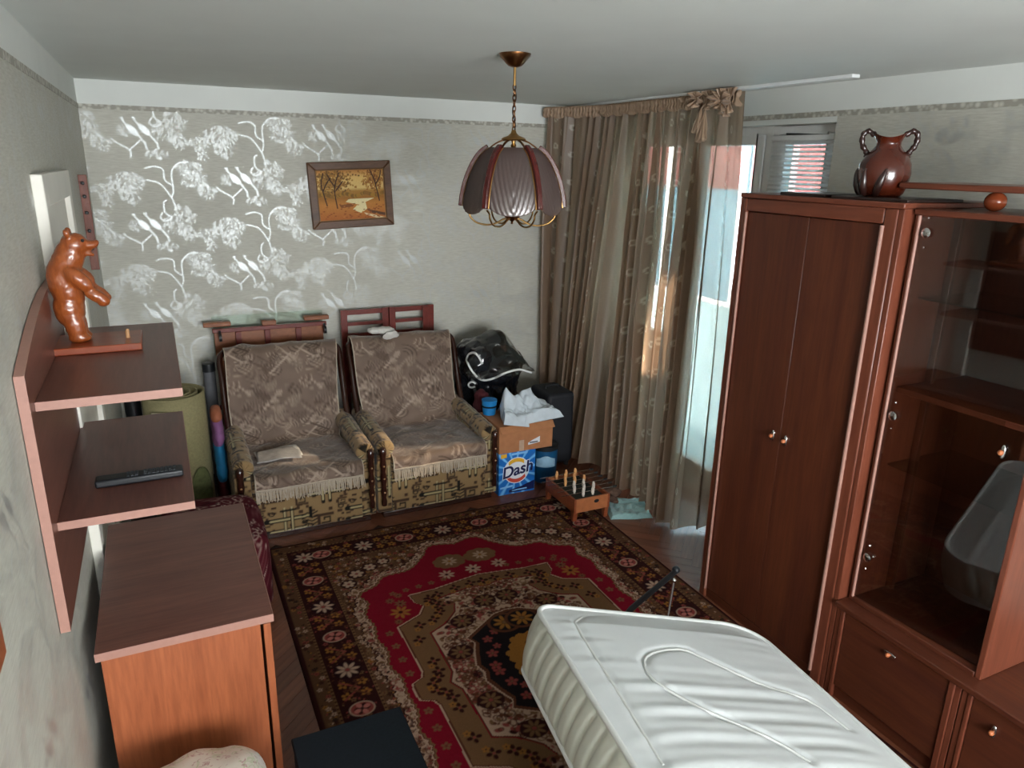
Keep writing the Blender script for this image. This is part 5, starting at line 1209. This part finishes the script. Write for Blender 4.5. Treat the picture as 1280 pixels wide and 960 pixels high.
def bag_sheet(name, corners, peaks, seed, res=70):
    """stiff crumpled film draped over the carton: four corners and some pulled-up peaks"""
    U, V = np.meshgrid(np.linspace(0, 1, res), np.linspace(0, 1, res)); c = np.array(corners)[:, :, None, None]
    P = c[0]*(1-U)*(1-V)+c[1]*U*(1-V)+c[2]*U*V+c[3]*(1-U)*V; X, Y, Z = P
    mid_ = np.minimum(1, np.minimum(np.minimum(U, 1-U), np.minimum(V, 1-V))/.12)
    Z = Z+mid_*.045+mid_*(.05*np.abs(vnoise(X, Y, 13, seed))+.025*np.abs(vnoise(X+Y, X-Y, 24, seed+1)))
    for px, py, h, w_ in peaks: Z = Z+h*np.maximum(0, 1-np.hypot(X-px, (Y-py)*.8)/w_)**1.2
    X = X+.015*vnoise(X, Y, 9, seed+2)*mid_; Y = Y+.02*vnoise(Y, Z, 12, seed+3)*mid_
    grid(name, np.stack([X, Y, Z], -1), M_poly, wb, None, .002)
bag_sheet('bag_film', [(1.845, 3.93, .505), (2.02, 3.915, .470), (2.20, 4.22, .49), (1.94, 4.24, .495)], ((1.945, 4.12, .13, .07), (2.03, 4.10, .09, .09)), 3)
bag_sheet('bag_film', [(1.99, 3.925, .488), (2.315, 3.985, .478), (2.29, 4.20, .50), (1.99, 4.24, .50)], ((2.13, 4.12, .10, .08), (2.06, 4.12, .08, .08)), 8)
jb = thing('blue_tub', 'small bright blue tub tucked between the white bag and armchair', 'tub', (1.870, 4.215, .484))
tub = MB().lathe([(0, 0), (.042, 0), (.046, .04), (.052, .10), (0, .10)], (1.870, 4.215, .484), 24).build('tub_body', plain('bright_blue_plastic', '1c78b8', .35), jb, sm=40); MB().lathe([(.046, .05), (.050, .052), (.050, .062), (.046, .064)], (1.870, 4.215, .484), 24).build('band', M_dark, tub)
# tall zipped bag in clear and black film
zb = thing('storage_bag', 'tall black zipped storage bag with white piping against the back wall', 'bag', (2.0, 4.62, 0))
b = MB()
for (x, y, z, r) in ((2.06, 4.70, .25, (.22, .19, .26)), (2.06, 4.68, .5, (.23, .20, .22)), (2.07, 4.66, .68, (.24, .20, .16)), (1.97, 4.66, .78, (.14, .16, .12)), (1.915, 4.50, .76, (.085, .09, .11)), (2.17, 4.64, .72, (.14, .16, .10)), (2.09, 4.66, .84, (.12, .12, .10))): b.ellipsoid((x, y, z), r, 18)
M_film = plain('black_glossy_film', '15171c', .2, var=.4, nscale=8, coat=.5); bag_ob = blob('bag_body', b, M_film, zb, .014, 3, .06, .09)
def cleared():
    U, V = np.meshgrid(np.linspace(-1, 1, 60), np.linspace(0, 1, 40)); X = 2.06+.245*U; Z = .69+.27*(1-np.abs(U)**2.4)*V+.03*vnoise(X, V, 8, 4); Y = 4.40+.22*V+.05*vnoise(X, V*.4, 9, 5)-.02
    grid('clear_film', np.stack([X, Y, Z], -1), glass_mat('grey_clear_film', (.62, .62, .60), 2.6, .12), zb, None, 0)
cleared()
from mathutils.bvhtree import BVHTree
bpy.context.view_layer.update(); _dg = bpy.context.evaluated_depsgraph_get()
_bvh = BVHTree.FromObject(bag_ob, _dg); _film = BVHTree.FromObject([o for o in zb.children if o.name.startswith('clear_film')][0], _dg); _zo = origin_of(zb)
def on_bag(px, py, last=[4.45]):
    """the point of the bag's surface that a pixel looks at"""
    d = Vector(RC@np.array([px-640, py-480, FPX])).normalized(); c = Vector((0, 0, 2.1))-_zo
    h = [t.ray_cast(c, d)[0] for t in (_bvh, _film)]; h = [p+_zo for p in h if p is not None]
    p = min(h, key=lambda p: p.y) if h else Vector((0, 0, 2.1))+d*(last[0]/d.y)
    last[0] = p.y; return tuple(p-d*.004)
def pipe(px, n): MB().tube([tuple(p) for p in spline([on_bag(*p) for p in spline(px, n)], 2*n)], .008, 8).build('piping', M_pip, zb, sm=60)
pipe([(583, 450), (589, 462), (600, 474), (614, 474), (632, 466), (648, 462), (658, 464), (664, 466)], 22)
pipe([(583, 450), (586, 443), (593, 441), (599, 447), (603, 455)], 10)
MB().tube([on_bag(590+4.5*math.cos(t), 481+3.5*math.sin(t)) for t in np.linspace(.6, 6.0, 14)], .007, 8).build('ring_pull', M_pip, zb, sm=60)
mc = thing('maroon_cloth', 'maroon cloth stuffed between the armchair and storage bag', 'cloth', (1.85, 4.33, .2))
b = MB(); b.ellipsoid((1.885, 4.37, .50), (.055, .08, .10)); b.ellipsoid((1.885, 4.37, .35), (.05, .08, .15)); b.ellipsoid((1.895, 4.37, .14), (.06, .08, .14)); blob('fabric', b, plain('maroon_wool', '4a141c', .9, var=.3), mc, .01, 3, .04, .05)
sc_ = thing('suitcase', 'dark navy upright suitcase between the bucket and curtain', 'suitcase', (2.47, 4.35, 0))
MB().box(2.315, 2.53, 4.21, 4.50, .03, .56).build('shell', plain('navy_nylon', '0b0e16', .7, var=.3), sc_, bevel=.03, seg=4)
for (x, y) in ((2.34, 4.25), (2.50, 4.25), (2.34, 4.46), (2.50, 4.46)): MB().lathe([(0, 0), (.016, 0), (.018, .02), (.016, .04), (0, .04)], (x, y, .0005), 12).build('wheel', M_black, sc_)
MB().tube([(2.37, 4.36, .555), (2.37, 4.36, .58), (2.47, 4.36, .58), (2.47, 4.36, .555)], .009, 8).build('handle', M_black, sc_)

# ------------------------------------------------------------------ foosball game and cloths
M_fw = wood('red_brown_game_wood', '7a3a22', '96502f', (2, 2, 6), .4)
fo = thing('table_football', 'small wooden table football game with players at the rug corner', 'game', (2.22, 3.59, .0))
fz = .012; X0, X1, Y0, Y1, zb0, zb1 = 2.085, 2.335, 3.42, 3.79, .060, .150
MB().box(X0, X0+.014, Y0, Y1, zb0+fz, zb1+fz).build('side_wall', M_fw, fo, bevel=.002); MB().box(X1-.014, X1, Y0, Y1, zb0+fz, zb1+fz).build('side_wall', M_fw, fo, bevel=.002)
for y in (Y0, Y1-.014):
    e_ = MB().box(X0+.014, X1-.014, y, y+.014, zb0+fz, zb1+fz-.002).build('end_wall', plain('orange_game_wood', 'a5633c', .45), fo, bevel=.002)
    MB().ellipsoid(((X0+X1)/2+.03, y-.0005 if y == Y0 else y+.0145, .118+fz), (.018, .0015, .012), 14).build('goal_hole', M_black, e_)
MB().box(X0+.014, X1-.014, Y0+.014, Y1-.014, zb0+fz, zb1-.028+fz).build('pitch', plain('dark_green_pitch', '15211c', .7), fo)
for x, zl in ((X0, fz+.001), (X1-.03, .001)):
    for y in (Y0, Y1-.04): MB().prism([(y, fz+.08), (y+.045, fz+.08), (y+.032, zl), (y+.012, zl)], 'x', x, x+.028).build('leg', M_fw, fo, bevel=.002)
M_pl = plain('orange_player', 'd29a62', .5); M_pw = plain('white_player', 'c9bfb4', .5)
pm = None
for i in range(6):
    y = Y0+.045+i*.056; rd_ = MB().tube([(X0-.065-(.02 if i == 4 else 0), y, .168+fz), (X1+.05, y, .168+fz)], .0028, 8).build('rod', M_chrome, fo, sm=50)
    MB().tube([(X1+.05, y, .168+fz), (X1+.075, y, .168+fz)], .007, 8).build('rod_grip', M_black, rd_, sm=50)
    for k in range(3 if i % 2 else 2):
        x = X0+.055+k*.068+(.03 if i % 2 == 0 else 0); p = MB(); p.ellipsoid((x, y, .190+fz), (.0085, .0085, .009), 8); p.box(x-.008, x+.008, y-.005, y+.005, .152+fz, .184+fz); p.box(x-.005, x+.005, y-.006, y+.004, .141+fz, .152+fz)
        p.build('player', M_pl if i > 2 else M_pw, rd_)
tw = thing('towel', 'pale turquoise towel dropped on the parquet below the curtain', 'towel', (2.47, 3.46, 0))
U, V = np.meshgrid(np.linspace(-1, 1, 70), np.linspace(-1, 1, 70)); an = -.35
rr_ = (1-.12*vnoise(U, V, 1.3, 3)); X = 2.50+(.135*U*np.cos(an)-.125*V*np.sin(an))*rr_; Y = 3.455+(.135*U*np.sin(an)+.125*V*np.cos(an))*rr_; E2 = np.clip((1-np.maximum(np.abs(U), np.abs(V)))/.12, 0, 1)
Z = .002+E2*(.022+.030*np.abs(vnoise(U, V, 2.5, 6))+.012*vnoise(U, V, 6, 8))
grid('terry_cloth', np.stack([X, Y, Z], -1), plain('turquoise_terry', '86a9a8', .95, var=.08, nscale=60, bump=.3, sheen=.3), tw)
bs_ = thing('brown_rag', 'brown crumpled rag lying on the turquoise towel', 'rag', (2.46, 3.58, .02))
b = MB(); b.ellipsoid((2.47, 3.60, .064), (.075, .045, .03)); b.ellipsoid((2.42, 3.52, .066), (.03, .06, .02)); blob('cloth', b, plain('brown_rag_cloth', '5c4438', .9, var=.3), bs_, .007, 3, .02, .03)
